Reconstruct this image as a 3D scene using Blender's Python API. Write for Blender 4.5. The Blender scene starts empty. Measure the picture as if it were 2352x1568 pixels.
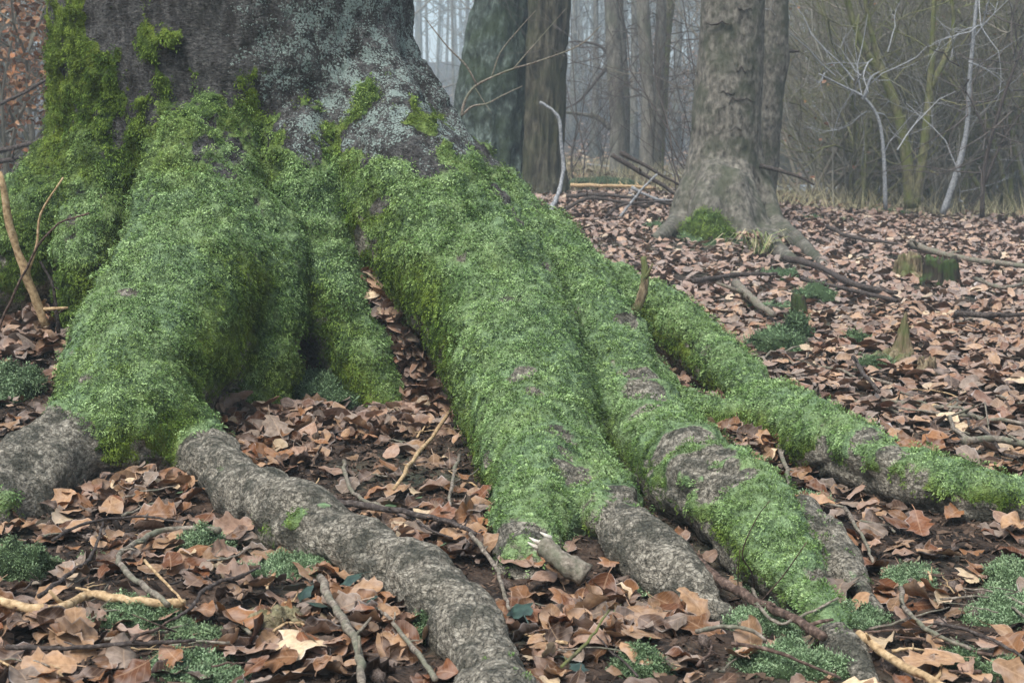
import bpy, math, random
import numpy as np
from mathutils import Vector, Matrix

rng = np.random.default_rng(7)
random.seed(7)
scene = bpy.context.scene
COL = scene.collection

# ------------------------------------------------------------------ camera, sky, sun, exposure
F, CX, CY = 3231.0, 1176.0, 784.0          # focal length and centre in units of a 2352 px wide picture
PITCH = math.atan(484.0 / F)
CAMH = 1.0
cam_data = bpy.data.cameras.new('camera')
cam = bpy.data.objects.new('camera', cam_data); COL.objects.link(cam)
cam.location = (0, 0, CAMH); cam.rotation_euler = (math.pi / 2 - PITCH, 0, 0)
cam_data.sensor_width = 36.0; cam_data.lens = 36.0 * F / 2352.0
cam_data.clip_start = 0.05; cam_data.clip_end = 2000
cam_data.dof.use_dof = True; cam_data.dof.focus_distance = 4.1; cam_data.dof.aperture_fstop = 10.0
scene.camera = cam

SUN_EL, SUN_ROT = math.radians(60), math.radians(215)
world = bpy.data.worlds.new('World'); scene.world = world; world.use_nodes = True
wn, wl = world.node_tree.nodes, world.node_tree.links
for n in list(wn): wn.remove(n)
sky = wn.new('ShaderNodeTexSky'); sky.sky_type = 'NISHITA'; sky.sun_disc = False
sky.sun_elevation = SUN_EL; sky.sun_rotation = SUN_ROT
sky.air_density = 1.2; sky.dust_density = 1.5; sky.ozone_density = 1.0
hs = wn.new('ShaderNodeHueSaturation'); hs.inputs['Saturation'].default_value = 0.55
bg = wn.new('ShaderNodeBackground'); bg.inputs['Strength'].default_value = 0.09
wo = wn.new('ShaderNodeOutputWorld')
wl.new(sky.outputs[0], hs.inputs['Color']); wl.new(hs.outputs[0], bg.inputs['Color']); wl.new(bg.outputs[0], wo.inputs['Surface'])

sun_data = bpy.data.lights.new('sun', 'SUN'); sun_data.energy = 2.0; sun_data.angle = math.radians(32)
sun_data.color = (1.0, 0.97, 0.92)
sun = bpy.data.objects.new('sun', sun_data); COL.objects.link(sun)
# direction towards the sun: nishita rotation is measured from +Y clockwise seen from above
sd = Vector((math.sin(SUN_ROT) * math.cos(SUN_EL), math.cos(SUN_ROT) * math.cos(SUN_EL), math.sin(SUN_EL)))
sun.rotation_euler = sd.to_track_quat('Z', 'Y').to_euler(); sun.location = (0, 0, 30)

scene.view_settings.view_transform = 'Standard'; scene.view_settings.look = 'None'
scene.view_settings.exposure = 1.3; scene.view_settings.gamma = 1.0
scene.view_settings.use_curve_mapping = False
scene.cycles.max_bounces = 4; scene.cycles.diffuse_bounces = 2; scene.cycles.glossy_bounces = 2
scene.cycles.transparent_max_bounces = 8; scene.cycles.volume_bounces = 1
scene.cycles.use_denoising = True; scene.cycles.use_adaptive_sampling = True; scene.cycles.adaptive_threshold = 0.025

# ------------------------------------------------------------------ helpers
FW = np.array([0, math.cos(PITCH), -math.sin(PITCH)]); UP = np.array([0, math.sin(PITCH), math.cos(PITCH)]); RT = np.array([1.0, 0, 0])
CAMP = np.array([0, 0, CAMH])
def ray(px, py): return FW + RT * (px - CX) / F + UP * (CY - py) / F
def at(px, py, d):
    r = ray(px, py); return CAMP + r * (d / r[1])
def mscale(px, py, d):                      # metres per picture unit at that point
    return d / ray(px, py)[1] / F
def project(P):
    q = P - CAMP; z = q @ FW
    return CX + F * (q @ RT) / z, CY - F * (q @ UP) / z, z

def srgb(*c):
    c = np.array(c, float) / 255.0
    return tuple(np.where(c <= 0.04045, c / 12.92, ((c + 0.055) / 1.055) ** 2.4)) + (1.0,)

def _hash(i, j, k, s):
    h = (i.astype(np.int64) * 374761393 + j.astype(np.int64) * 668265263 + k.astype(np.int64) * 2147483647 + s * 974711) & 0xFFFFFFFF
    h = ((h ^ (h >> 13)) * 1274126177) & 0xFFFFFFFF
    h = ((h ^ (h >> 16)) * 2246822519) & 0xFFFFFFFF
    return ((h ^ (h >> 15)) & 0xFFFFFF) / float(0xFFFFFF)
def vnoise(p, s=0):                         # value noise, -1..1
    p = np.asarray(p, float); i = np.floor(p).astype(np.int64); f = p - i; u = f * f * f * (f * (f * 6 - 15) + 10)
    r = 0
    for a in (0, 1):
        wa = u[:, 0] if a else 1 - u[:, 0]
        for b in (0, 1):
            wb = u[:, 1] if b else 1 - u[:, 1]
            for c in (0, 1):
                wc = u[:, 2] if c else 1 - u[:, 2]
                r = r + wa * wb * wc * _hash(i[:, 0] + a, i[:, 1] + b, i[:, 2] + c, s)
    return r * 2 - 1
def fbm(p, o=4, s=0, g=0.5):
    r, a, t = 0, 1.0, 0
    p = np.asarray(p, float)
    for k in range(o):
        r = r + a * vnoise(p * 2 ** k + 17.3 * k, s + k); t += a; a *= g
    return r / t
def sstep(a, b, x):
    t = np.clip((x - a) / (b - a), 0, 1); return t * t * (3 - 2 * t)

def catmull(pts, n):
    pts = np.asarray(pts, float); out = []
    P = np.vstack([2 * pts[0] - pts[1], pts, 2 * pts[-1] - pts[-2]])
    for i in range(1, len(P) - 2):
        for k in range(n):
            t = k / n
            out.append(0.5 * (2 * P[i] + (P[i + 1] - P[i - 1]) * t + (2 * P[i - 1] - 5 * P[i] + 4 * P[i + 1] - P[i + 2]) * t * t
                              + (3 * P[i] - P[i - 1] - 3 * P[i + 1] + P[i + 2]) * t ** 3))
    out.append(pts[-1]); return np.array(out)

def mesh_np(name, V, Fq, mat=None, smooth=True, attrs=None):
    """V (n,3), Fq (m,k) index array -> mesh datablock"""
    V = np.ascontiguousarray(V, np.float32); Fq = np.ascontiguousarray(Fq, np.int32)
    me = bpy.data.meshes.new(name); m, k = Fq.shape
    me.vertices.add(len(V)); me.vertices.foreach_set('co', V.ravel())
    me.loops.add(m * k); me.loops.foreach_set('vertex_index', Fq.ravel())
    me.polygons.add(m); me.polygons.foreach_set('loop_start', np.arange(0, m * k, k, dtype=np.int32))
    me.polygons.foreach_set('loop_total', np.full(m, k, np.int32))
    me.polygons.foreach_set('use_smooth', np.full(m, smooth, bool))
    me.update(calc_edges=True)
    for nm, a in (attrs or {}).items():
        a = np.asarray(a, np.float32)
        if a.ndim == 1:
            at_ = me.attributes.new(nm, 'FLOAT', 'POINT'); at_.data.foreach_set('value', a)
        elif a.shape[1] == 3:
            at_ = me.attributes.new(nm, 'FLOAT_VECTOR', 'POINT'); at_.data.foreach_set('vector', np.ascontiguousarray(a).ravel())
        else:
            at_ = me.attributes.new(nm, 'FLOAT_COLOR', 'POINT'); at_.data.foreach_set('color', np.ascontiguousarray(a).ravel())
    if mat is not None: me.materials.append(mat)
    return me
def obj(name, me, parent=None, loc=None):
    o = bpy.data.objects.new(name, me); COL.objects.link(o)
    if parent is not None: o.parent = parent
    if loc is not None: o.location = loc
    return o
def empty(name, loc=(0, 0, 0)):
    o = bpy.data.objects.new(name, None); COL.objects.link(o); o.location = loc; o.empty_display_size = 0.1
    return o
def tag(o, label=None, cat=None, group=None, kind=None):
    if label: o['label'] = label
    if cat: o['category'] = cat
    if group: o['group'] = group
    if kind: o['kind'] = kind
    return o

class MB:                                   # collects polygons (quads; triangles repeat a vertex) with a colour per vertex
    def __init__(s): s.V, s.Q, s.n, s.A = [], [], 0, []
    def add(s, V, Q, a=None):
        V = np.asarray(V, float); s.V.append(V); s.Q.append(np.asarray(Q, int) + s.n); s.n += len(V)
        s.A.append(np.zeros(len(V)) if a is None else np.broadcast_to(a, (len(V),)))
    def tube(s, pts, rad, sides=6, jitter=0.0, a=None, cap=True):
        V, Q = tube(pts, rad, sides, jitter, cap); s.add(V, Q, a)
    def mesh(s, name, mat, smooth=True):
        return mesh_np(name, np.vstack(s.V), np.vstack(s.Q), mat, smooth, {'var': np.concatenate(s.A)})
def tube(pts, rad, sides=6, jitter=0.0, cap=True):
    pts = np.asarray(pts, float); n = len(pts); rad = np.broadcast_to(np.asarray(rad, float), (n,))
    T = np.gradient(pts, axis=0); T /= np.linalg.norm(T, axis=1)[:, None] + 1e-9
    ref = np.array([0.31, 0.17, 0.93]) if abs(T[0][2]) < 0.8 else np.array([0.95, 0.2, 0.1])
    A = np.cross(T, ref); A /= np.linalg.norm(A, axis=1)[:, None] + 1e-9; B = np.cross(T, A)
    th = np.arange(sides) * 2 * math.pi / sides
    R = rad[:, None] * (1 + (jitter * rng.uniform(-1, 1, (n, sides)) if jitter else np.zeros((n, sides))))
    V = pts[:, None, :] + R[..., None] * (np.cos(th)[None, :, None] * A[:, None, :] + np.sin(th)[None, :, None] * B[:, None, :])
    V = V.reshape(-1, 3); i = np.arange(n - 1)[:, None]; j = np.arange(sides)[None, :]; j2 = (j + 1) % sides
    Q = np.stack(np.broadcast_arrays(i * sides + j, i * sides + j2, (i + 1) * sides + j2, (i + 1) * sides + j), -1).reshape(-1, 4)
    if cap:
        V = np.vstack([V, pts[0], pts[-1]]); c0, c1 = len(V) - 2, len(V) - 1
        jj = np.arange(sides); j2 = (jj + 1) % sides; e = (n - 1) * sides
        # caps as quads over two sides at a time
        k0 = np.stack([np.full(sides // 2, c0), jj[::2][:sides // 2] + 0, (jj[::2][:sides // 2] + 1) % sides, (jj[::2][:sides // 2] + 2) % sides], -1)
        k1 = np.stack([np.full(sides // 2, c1), e + (jj[::2][:sides // 2] + 2) % sides, e + (jj[::2][:sides // 2] + 1) % sides, e + jj[::2][:sides // 2]], -1)
        Q = np.vstack([Q, k0[:, ::-1], k1[:, ::-1]])
    return V, Q

# ------------------------------------------------------------------ node materials
class NT:
    def __init__(s, name):
        s.m = bpy.data.materials.new(name); s.m.use_nodes = True; s.t = s.m.node_tree
        for n in list(s.t.nodes): s.t.nodes.remove(n)
        s.out = s.t.nodes.new('ShaderNodeOutputMaterial'); s.b = s.t.nodes.new('ShaderNodeBsdfPrincipled')
        s.t.links.new(s.b.outputs[0], s.out.inputs['Surface'])
        s.b.inputs['Roughness'].default_value = 0.85; s.b.inputs['Specular IOR Level'].default_value = 0.25
    def n(s, typ, **kw):
        nd = s.t.nodes.new('ShaderNode' + typ)
        for k, v in kw.items():
            if k in nd.inputs: s.set(nd, k, v)
            else: setattr(nd, k, v)
        return nd
    def set(s, nd, k, v):
        i = nd.inputs[k]
        if isinstance(v, bpy.types.NodeSocket): s.t.links.new(v, i)
        else: i.default_value = v
    def pos(s): return s.n('TexCoord').outputs['Object']
    def gpos(s): return s.n('NewGeometry').outputs['Position']
    def attr(s, nm, out='Fac'): return s.n('Attribute', attribute_name=nm).outputs[out]
    def scale(s, v, sc):
        nd = s.n('VectorMath', operation='MULTIPLY'); s.t.links.new(v, nd.inputs[0]); nd.inputs[1].default_value = sc; return nd.outputs[0]
    def noise(s, v, sc, det=4.0, rough=0.55, dist=0.0):
        nd = s.n('TexNoise', Scale=sc, Detail=det, Roughness=rough, Distortion=dist); s.t.links.new(v, nd.inputs['Vector']); return nd.outputs['Fac']
    def voro(s, v, sc, feat='F1', out='Distance'):
        nd = s.n('TexVoronoi', feature=feat, Scale=sc); s.t.links.new(v, nd.inputs['Vector']); return nd.outputs[out]
    def ramp(s, v, *stops):
        nd = s.n('ValToRGB'); s.t.links.new(v, nd.inputs[0]); e = nd.color_ramp.elements
        while len(e) < len(stops): e.new(0.5)
        for k, (p, c) in enumerate(stops):
            e[k].position = p; e[k].color = c if isinstance(c, tuple) else (c, c, c, 1)
        return nd.outputs[0]
    def mix(s, f, a, b, mode='MIX'):
        nd = s.n('Mix', data_type='RGBA', blend_type=mode)
        for i, v in ((0, f), (6, a), (7, b)):
            if isinstance(v, bpy.types.NodeSocket): s.t.links.new(v, nd.inputs[i])
            else: nd.inputs[i].default_value = v
        return nd.outputs[2]
    def math(s, op, a, b=0.0, c=None, clamp=False):
        nd = s.n('Math', operation=op); nd.use_clamp = clamp
        for i, v in ((0, a), (1, b), (2, c)):
            if v is None: continue
            if isinstance(v, bpy.types.NodeSocket): s.t.links.new(v, nd.inputs[i])
            else: nd.inputs[i].default_value = v
        return nd.outputs[0]
    def bump(s, h, dist=0.01, strength=1.0, normal=None):
        nd = s.n('Bump', Strength=strength, Distance=dist, Height=h)
        if normal is not None: s.t.links.new(normal, nd.inputs['Normal'])
        return nd.outputs[0]
    def done(s, color, normal=None, rough=None):
        s.set(s.b, 'Base Color', color)
        if normal is not None: s.t.links.new(normal, s.b.inputs['Normal'])
        if rough is not None: s.set(s.b, 'Roughness', rough)
        return s.m
# ------------------------------------------------------------------ terrain
TRX, TRY = -1.17, 6.10                       # axis of the great beech
GA, GB = at(1000, 925, 4.97), at(862, 608, 5.16)   # leaf filled gully between two roots: foot and head
def gz(x, y, fine=True):
    x = np.atleast_1d(np.asarray(x, float)); y = np.atleast_1d(np.asarray(y, float))
    r = np.hypot(x - TRX, y - TRY)
    z = 0.33 * np.exp(-(r / 0.98) ** 3)
    z = z + 0.16 * np.exp(-(((x + 2.0) / 0.6) ** 2 + ((y - 5.2) / 0.7) ** 2))
    ab = GB[:2] - GA[:2]; t = np.clip(((x - GA[0]) * ab[0] + (y - GA[1]) * ab[1]) / (ab @ ab), 0, 1)
    dd = np.hypot(x - GA[0] - t * ab[0], y - GA[1] - t * ab[1])
    z = np.maximum(z, (GA[2] + t * (GB[2] - GA[2])) * np.exp(-(dd / 0.10) ** 2) * sstep(0.0, 0.06, t + 0.05))
    z = z + 0.22 * sstep(7, 18, y) * (1 - sstep(1.5, 5, x)) - 0.25 * sstep(16, 22, y) * sstep(2.5, 6, x)
    hill = sstep(42, 150, y + 0.15 * np.abs(x))
    z = z + 7.5 * hill
    p = np.stack([x, y, np.zeros_like(x)], 1)
    z = z + 0.035 * fbm(p * 1.1, 2, 5) * sstep(1, 3, y)
    z = z + 0.12 * fbm(p * 0.23, 2, 8) * sstep(9, 16, y)
    if fine: z = z + 0.012 * fbm(p * 9.0, 3, 11) * (1 - sstep(9, 14, y))
    return z
GTS = np.concatenate([np.arange(1.6, 9, 0.006), np.geomspace(9, 40, 600)])
def ground_pt(px, py, lift=0.0):
    r = ray(px, py); t = 0.5; step = 0.02; prev = t
    ts = GTS
    P = CAMP + r[None] * ts[:, None]
    h = P[:, 2] - gz(P[:, 0], P[:, 1]) - lift
    k = np.argmax(h < 0)
    if h[k] >= 0: k = len(ts) - 1
    if k == 0: return P[0]
    w = h[k - 1] / (h[k - 1] - h[k] + 1e-9); return P[k - 1] + (P[k] - P[k - 1]) * min(max(w, 0), 1)

def soil_material():
    m = NT('forest_soil'); p = m.gpos()
    a = m.noise(p, 6.0, 6); b = m.noise(p, 55.0, 5); c = m.noise(p, 1.7, 3)
    col = m.ramp(b, (0.3, srgb(24, 20, 18)), (0.55, srgb(56, 47, 41)), (0.75, srgb(96, 82, 71)))
    col = m.mix(m.ramp(a, (0.45, 0.0), (0.7, 0.7)), col, srgb(98, 78, 64))
    col = m.mix(m.ramp(c, (0.5, 0.0), (0.72, 0.55)), col, srgb(84, 92, 76))
    h = m.math('ADD', b, m.math('MULTIPLY', m.voro(p, 70.0), 0.8))
    return m.done(col, m.bump(h, 0.012, 0.9), 0.95)
M_SOIL = soil_material()
ys = np.concatenate([np.linspace(-80, 1.2, 16), np.linspace(1.3, 9, 180), np.geomspace(9.05, 320, 100)])
xr = np.geomspace(3.55, 260, 45)
xs = np.concatenate([-xr[::-1], np.linspace(-3.5, 3.5, 165), xr])
X, Y = np.meshgrid(xs, ys)
Z = gz(X.ravel(), Y.ravel())
nx, ny = len(xs), len(ys)
ii = (np.arange(ny - 1)[:, None] * nx + np.arange(nx - 1)[None]).ravel()
terr = obj('ground', mesh_np('ground', np.stack([X.ravel(), Y.ravel(), Z], 1), np.stack([ii, ii + 1, ii + nx + 1, ii + nx], 1), M_SOIL))
tag(terr, 'dark leaf mould soil of the forest floor', 'ground', kind='structure')

# ------------------------------------------------------------------ great beech: trunk and roots as one signed distance field
# each root: (x, y, half width) in picture units and the distance from the camera (None: the root lies on the ground)
ROOTS = {
 'flare':   [(330,150,170,6.0),(285,330,160,5.95),(190,470,150,5.85),(60,580,148,5.75),(-120,670,140,5.7),(-330,740,120,5.7)],
 'heel':    [(262,400,104,5.62),(234,530,92,5.50),(212,640,78,5.42),(204,760,70,5.38)],
 'knee':    [(475,320,118,5.46),(470,430,132,5.30),(455,560,160,5.10),(430,680,186,4.90),(372,790,190,4.65),(305,880,162,4.35),(285,955,140,4.17),(292,1005,110,4.07)],
 'stubby':  [(255,955,105,4.15),(140,1045,105,3.97),(55,1115,112,3.78),(-60,1190,115,3.62),(-220,1260,110,3.45)],
 'snake':   [(345,960,105,4.16),(450,1040,80,None),(515,1098,83,None),(625,1172,84,None),(750,1225,80,None),(890,1288,84,None),(1010,1365,86,None),(1090,1450,90,None),(1130,1540,94,None),(1140,1650,98,None),(1120,1850,98,None)],
 'lobe':    [(560,560,118,5.15),(575,700,122,5.02),(592,800,106,4.95),(592,880,92,4.90),(585,970,88,4.85)],
 'finger':  [(690,310,78,5.46),(690,400,86,5.40),(702,500,88,5.32),(735,620,94,5.26),(780,720,99,5.20),(826,810,92,5.12),(868,890,68,5.02),(885,960,52,4.96)],
 'main':    [(820,120,90,5.80),(860,270,125,5.64),(925,420,160,5.45),(1010,540,172,5.27),(1088,660,168,5.06),(1158,780,162,4.80),(1205,900,157,4.50),(1228,1010,146,4.20),(1236,1110,120,3.84),(1226,1200,98,3.46),(1212,1278,80,3.24),(1202,1345,54,3.16)],
 'toe':     [(1270,990,100,4.25),(1340,1110,88,3.93),(1430,1218,76,None),(1510,1298,70,None),(1590,1362,56,None),(1660,1420,40,None),(1720,1480,28,None)],
 'ridge':   [(890,60,40,6.06),(950,230,66,5.97),(1004,345,80,5.86),(1075,432,84,5.76),(1170,532,98,5.60),(1268,642,108,5.40),(1345,755,108,5.14),(1400,870,108,4.84),(1448,960,104,4.52),(1515,1038,104,4.22),(1605,1108,104,None),(1692,1178,108,None),(1768,1250,100,None),(1828,1330,76,None),(1880,1410,56,None),(1935,1490,42,None),(1990,1570,30,None)],
 'spur':    [(1830,1185,60,None),(1880,1250,64,None),(1935,1320,52,None),(1985,1385,34,None),(2020,1440,22,None)],
 'bridge':  [(1400,830,66,4.95),(1480,890,58,4.86),(1565,938,58,4.76),(1660,962,52,4.70),(1760,978,62,4.66)],
 'far':     [(1270,600,64,5.75),(1390,672,72,5.90),(1490,718,74,5.88),(1580,772,68,5.75),(1655,832,60,5.50),(1728,905,54,5.10),(1800,965,72,4.75),(1900,1014,74,None),(2010,1066,68,None),(2120,1108,62,None),(2230,1146,54,None),(2330,1148,46,None),(2480,1172,46,None),(2700,1200,40,None)],
}
def root_chain(spec, ZC=0.42):
    out = []
    for (px, py, hw, d) in spec:
        if d is None:
            d = 3.5
            for _ in range(12):
                r = hw * mscale(px, py, d); P = at(px, py, d)
                zc = float(gz(P[0], P[1], False)[0]) + (ZC - (ZC + .15) * max(0.0, (62 - hw) / 62.0)) * r
                rr = ray(px, py); d = 0.5 * d + 0.5 * (zc - CAMH) / rr[2] * rr[1]
        P = at(px, py, d); out.append((*P, hw * mscale(px, py, d)))
    return catmull(out, 5)
VOX = 0.0135
LO = np.array([-2.75, 1.95, -0.16]); HI = np.array([2.35, 7.05, 2.5])
NG = np.ceil((HI - LO) / VOX).astype(int)
field = np.full(NG, 1.0, np.float32); raw = np.full(NG, 1.0, np.float32); owner = np.zeros(NG, np.int8)
def carve(chain, idx, k, margin=0.22, G=None):
    if G is None: G = (LO, VOX, NG, field, raw, owner)
    LO_, VOX_, NG_, field_, raw_, owner_ = G
    lo = np.min(chain[:, :3] - chain[:, 3:4], 0) - margin; hi = np.max(chain[:, :3] + chain[:, 3:4], 0) + margin
    a = np.clip(((lo - LO_) / VOX_).astype(int), 0, NG_); b = np.clip(((hi - LO_) / VOX_).astype(int) + 1, 0, NG_)
    D = np.full(b - a, 1.0, np.float32)
    for s in range(len(chain) - 1):
        p, q = chain[s], chain[s + 1]; R = max(p[3], q[3]) + margin
        l = np.minimum(p[:3], q[:3]) - R; h = np.maximum(p[:3], q[:3]) + R
        ia = np.maximum(((l - LO_) / VOX_).astype(int), a); ib = np.minimum(((h - LO_) / VOX_).astype(int) + 1, b)
        if np.any(ib <= ia): continue
        ax = [(LO_[c] + VOX_ * np.arange(ia[c], ib[c])).astype(np.float32) for c in range(3)]
        x, y, z = ax[0][:, None, None], ax[1][None, :, None], ax[2][None, None, :]
        e = (q - p).astype(np.float32); L2 = float(e[:3] @ e[:3]) + 1e-9
        t = np.clip(((x - p[0]) * e[0] + (y - p[1]) * e[1] + (z - p[2]) * e[2]) / L2, 0, 1)
        d = np.sqrt((x - p[0] - t * e[0]) ** 2 + (y - p[1] - t * e[1]) ** 2 + (z - p[2] - t * e[2]) ** 2) - (p[3] + t * e[3])
        sl = tuple(slice(ia[c] - a[c], ib[c] - a[c]) for c in range(3))
        D[sl] = np.minimum(D[sl], d)
    sl = tuple(slice(a[c], b[c]) for c in range(3))
    f = field_[sl]; w = raw_[sl]; o = owner_[sl]
    win = D < w; o[win] = idx; w[win] = D[win]
    hh = np.clip(0.5 + 0.5 * (f - D) / k, 0, 1)
    field_[sl] = f + (D - f) * hh - k * hh * (1 - hh)
def sdf_body(chains, lo, hi, vox):
    """smooth union of (chain, blend) -> vertices, quads, normals"""
    lo = np.array(lo, float); ng = np.ceil((np.array(hi) - lo) / vox).astype(int)
    G = (lo, vox, ng, np.full(ng, 1.0, np.float32), np.full(ng, 1.0, np.float32), np.zeros(ng, np.int8))
    for c, k in chains: carve(np.asarray(c, float), 0, k, 0.30, G)
    V, Q = surface_nets(G[3]); f = G[3]; i = np.clip(np.round(V).astype(int), 1, ng - 2); g = np.zeros((len(V), 3))
    for c in range(3):
        d = np.zeros(3, int); d[c] = 1; g[:, c] = f[tuple((i + d).T)] - f[tuple((i - d).T)]
    return lo + V * vox, Q, g / (np.linalg.norm(g, axis=1)[:, None] + 1e-9)
trunk_chain = np.array([(TRX, TRY, z, r) for z, r in ((-0.6, 0.60), (0.2, 0.60), (0.5, 0.63), (0.8, 0.685), (1.05, 0.73), (1.3, 0.752), (1.7, 0.75), (2.2, 0.742), (3.3, 0.73))])
carve(trunk_chain, 0, 0.08)
ROOT_KEYS = list(ROOTS); CHAINS = {}
for i, kx in enumerate(ROOT_KEYS):
    CHAINS[kx] = root_chain(ROOTS[kx], {'ridge': .75, 'far': .85, 'spur': .6}.get(kx, .42))
    carve(CHAINS[kx], i + 1, {'main': 0.08, 'flare': 0.12, 'ridge': 0.05, 'finger': 0.035, 'knee': 0.05, 'heel': 0.05}.get(kx, 0.045))
for (hx, hy, hd, hr) in ((716, 800, 4.98, 40), (722, 835, 4.96, 34), (300, 672, 5.12, 26), (282, 720, 5.1, 30), (1400, 1085, 4.0, 26), (1425, 760, 5.2, 30), (1445, 775, 5.25, 30)):
    c_ = at(hx, hy, hd); r_ = hr * mscale(hx, hy, hd); a_ = np.clip(((c_ - r_ * 2.2 - LO) / VOX).astype(int), 0, NG); b_ = np.clip(((c_ + r_ * 2.2 - LO) / VOX).astype(int), 0, NG)
    g_ = np.meshgrid(*[LO[k] + VOX * np.arange(a_[k], b_[k]) for k in range(3)], indexing='ij'); dd = r_ - np.sqrt(sum((g_[k] - c_[k]) ** 2 for k in range(3)))
    sl = tuple(slice(a_[k], b_[k]) for k in range(3)); f_ = field[sl]; h_ = np.clip(0.5 - 0.5 * (f_ - dd) / .03, 0, 1); field[sl] = f_ + (dd - f_) * h_ + .03 * h_ * (1 - h_)
del raw
def sdf(P):                                  # distance to the tree at points (n,3)
    q = (np.asarray(P) - LO) / VOX; i = np.round(q).astype(int)
    ok = np.all((i >= 0) & (i < NG), 1); i = np.clip(i, 0, NG - 1)
    return np.where(ok, field[i[:, 0], i[:, 1], i[:, 2]], 1.0)

def surface_nets(f):
    neg = f < 0; n = np.array(f.shape)
    c = [neg[dx:n[0] - 1 + dx, dy:n[1] - 1 + dy, dz:n[2] - 1 + dz] for dx in (0, 1) for dy in (0, 1) for dz in (0, 1)]
    s = np.zeros(n - 1, np.int8)
    for q in c: s += q
    act = np.argwhere((s > 0) & (s < 8)); idx = np.full(n - 1, -1, np.int32); idx[tuple(act.T)] = np.arange(len(act))
    acc = np.zeros((len(act), 3)); cnt = np.zeros(len(act))
    corner = [(a, b, d) for a in (0, 1) for b in (0, 1) for d in (0, 1)]
    val = {k: f[act[:, 0] + k[0], act[:, 1] + k[1], act[:, 2] + k[2]] for k in corner}
    for k in corner:
        for axx in range(3):
            if k[axx]: continue
            k2 = list(k); k2[axx] = 1; k2 = tuple(k2); u, v = val[k], val[k2]; x = (u < 0) != (v < 0)
            t = np.where(x, u / np.where(x, u - v, 1), 0); p = np.tile(np.array(k, float), (len(act), 1)); p[:, axx] = t
            acc[x] += p[x]; cnt += x
    V = act + acc / cnt[:, None]
    Q = []
    for axx in range(3):
        o1, o2 = [(1, 2), (2, 0), (0, 1)][axx]
        lo = [slice(1, -1)] * 3; lo[axx] = slice(0, -1); hi = list(lo); hi[axx] = slice(1, None)
        lo[o1] = slice(1, n[o1] - 1); a = neg[tuple(lo)]; b = neg[tuple(hi)]
        off = np.array([1, 1, 1]); off[axx] = 0
        e = np.argwhere(a != b) + off; flip = neg[tuple(e.T)]
        d1 = np.zeros(3, int); d1[o1] = 1; d2 = np.zeros(3, int); d2[o2] = 1
        g = lambda w: idx[tuple(w.T)]
        quad = np.stack([g(e - d1 - d2), g(e - d2), g(e), g(e - d1)], 1)
        quad[~flip] = quad[~flip][:, ::-1]
        Q.append(quad)
    Q = np.vstack(Q); return V, Q[np.all(Q >= 0, 1)]
TV, TQ = surface_nets(field)
TV = LO + TV * VOX
def grad(P):
    e = VOX * 1.5; g = np.zeros((len(P), 3))
    def tri(P):
        q = (P - LO) / VOX; q = np.clip(q, 0, NG - 1.001); i = q.astype(int); t = q - i; r = 0
        for a in (0, 1):
            for b in (0, 1):
                for c in (0, 1):
                    w = (t[:, 0] if a else 1 - t[:, 0]) * (t[:, 1] if b else 1 - t[:, 1]) * (t[:, 2] if c else 1 - t[:, 2])
                    r = r + w * field[i[:, 0] + a, i[:, 1] + b, i[:, 2] + c]
        return r
    for c in range(3):
        d = np.zeros(3); d[c] = e; g[:, c] = tri(P + d) - tri(P - d)
    return g / (np.linalg.norm(g, axis=1)[:, None] + 1e-9)
TN = grad(TV)
oi = np.clip(np.round((TV - LO) / VOX).astype(int), 0, NG - 1); TOWN = owner[oi[:, 0], oi[:, 1], oi[:, 2]].astype(int)
del owner

# lumps and swellings
def trif(P):
    i = np.clip(np.round((P - LO) / VOX).astype(int), 0, NG - 1); return field[i[:, 0], i[:, 1], i[:, 2]]
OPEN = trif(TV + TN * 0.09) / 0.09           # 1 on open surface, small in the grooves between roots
px_, py_, pz_ = project(TV)
isT = (TOWN == 0)
disp = (0.034 * fbm(TV * 3.6, 3, 21) + 0.014 * fbm(TV * np.array([10, 10, 6.0]), 2, 24)) * np.where(isT, .6, 1.0) - 0.018 * np.clip(1 - 5 * np.abs(fbm(TV * 5.0, 2, 27)), 0, 1) * np.where(isT, .3, 1.0)
# moss cover: bare where listed, patchy towards the top of the trunk
BARE = [(60,1095,150),(-60,1180,160),(455,1085,52),(545,1128,88),(640,1180,96),(760,1232,96),(880,1292,105),(1000,1362,108),(1090,1450,118),(1140,1550,130),(1140,1660,140),
 (1315,1085,46),(1285,1005,32),(1170,1240,60),(1155,1140,26),(1400,1195,66),(1480,1270,85),(1560,1335,85),(1640,1400,75),(1205,860,30),(1225,905,20),(1300,1045,34),
 (1500,900,50),(1462,850,42),(1480,945,36),(1530,1005,62),(1600,1050,66),(1665,1085,54),(1845,1150,36),(1870,1200,26),(1915,1440,58),(1985,1530,60),(1925,1290,40),(1965,1350,60),(1900,1330,36),
 (1880,1062,46),(1960,1092,46),(1790,1042,36),(1830,905,16),(1990,1000,38),(2060,1040,32),(2130,1155,30),(2050,1120,34),(1700,985,24),
 (720,792,26),(525,405,18),(925,325,42),(985,368,30),(1180,482,30),(1145,440,24),(1195,515,26),(1160,465,30),(880,470,26),(840,540,22),(355,275,30),(170,510,14),(290,670,22),
 (1060,300,30),(1030,240,40),(1110,370,24),(1015,180,40),(1440,740,26),(1450,1120,46),(1540,1190,42),(1400,1050,26),(640,215,40)]
BARE += [(1420,1140,40),(1500,1210,44),(1620,1270,30)]
MOSSY = [(690,1190,32,.9),(595,1190,36,.35),(740,1160,22,.7),(630,1230,38,.4),(160,1180,60,.5),(100,1210,60,.4),(10,1160,40,.8),(1200,1260,40,.6),(1330,1150,34,.6),(1960,1330,40,.4),(1400,1090,24,.8),(1150,1540,60,.25),(500,1060,20,.4)]
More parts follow.
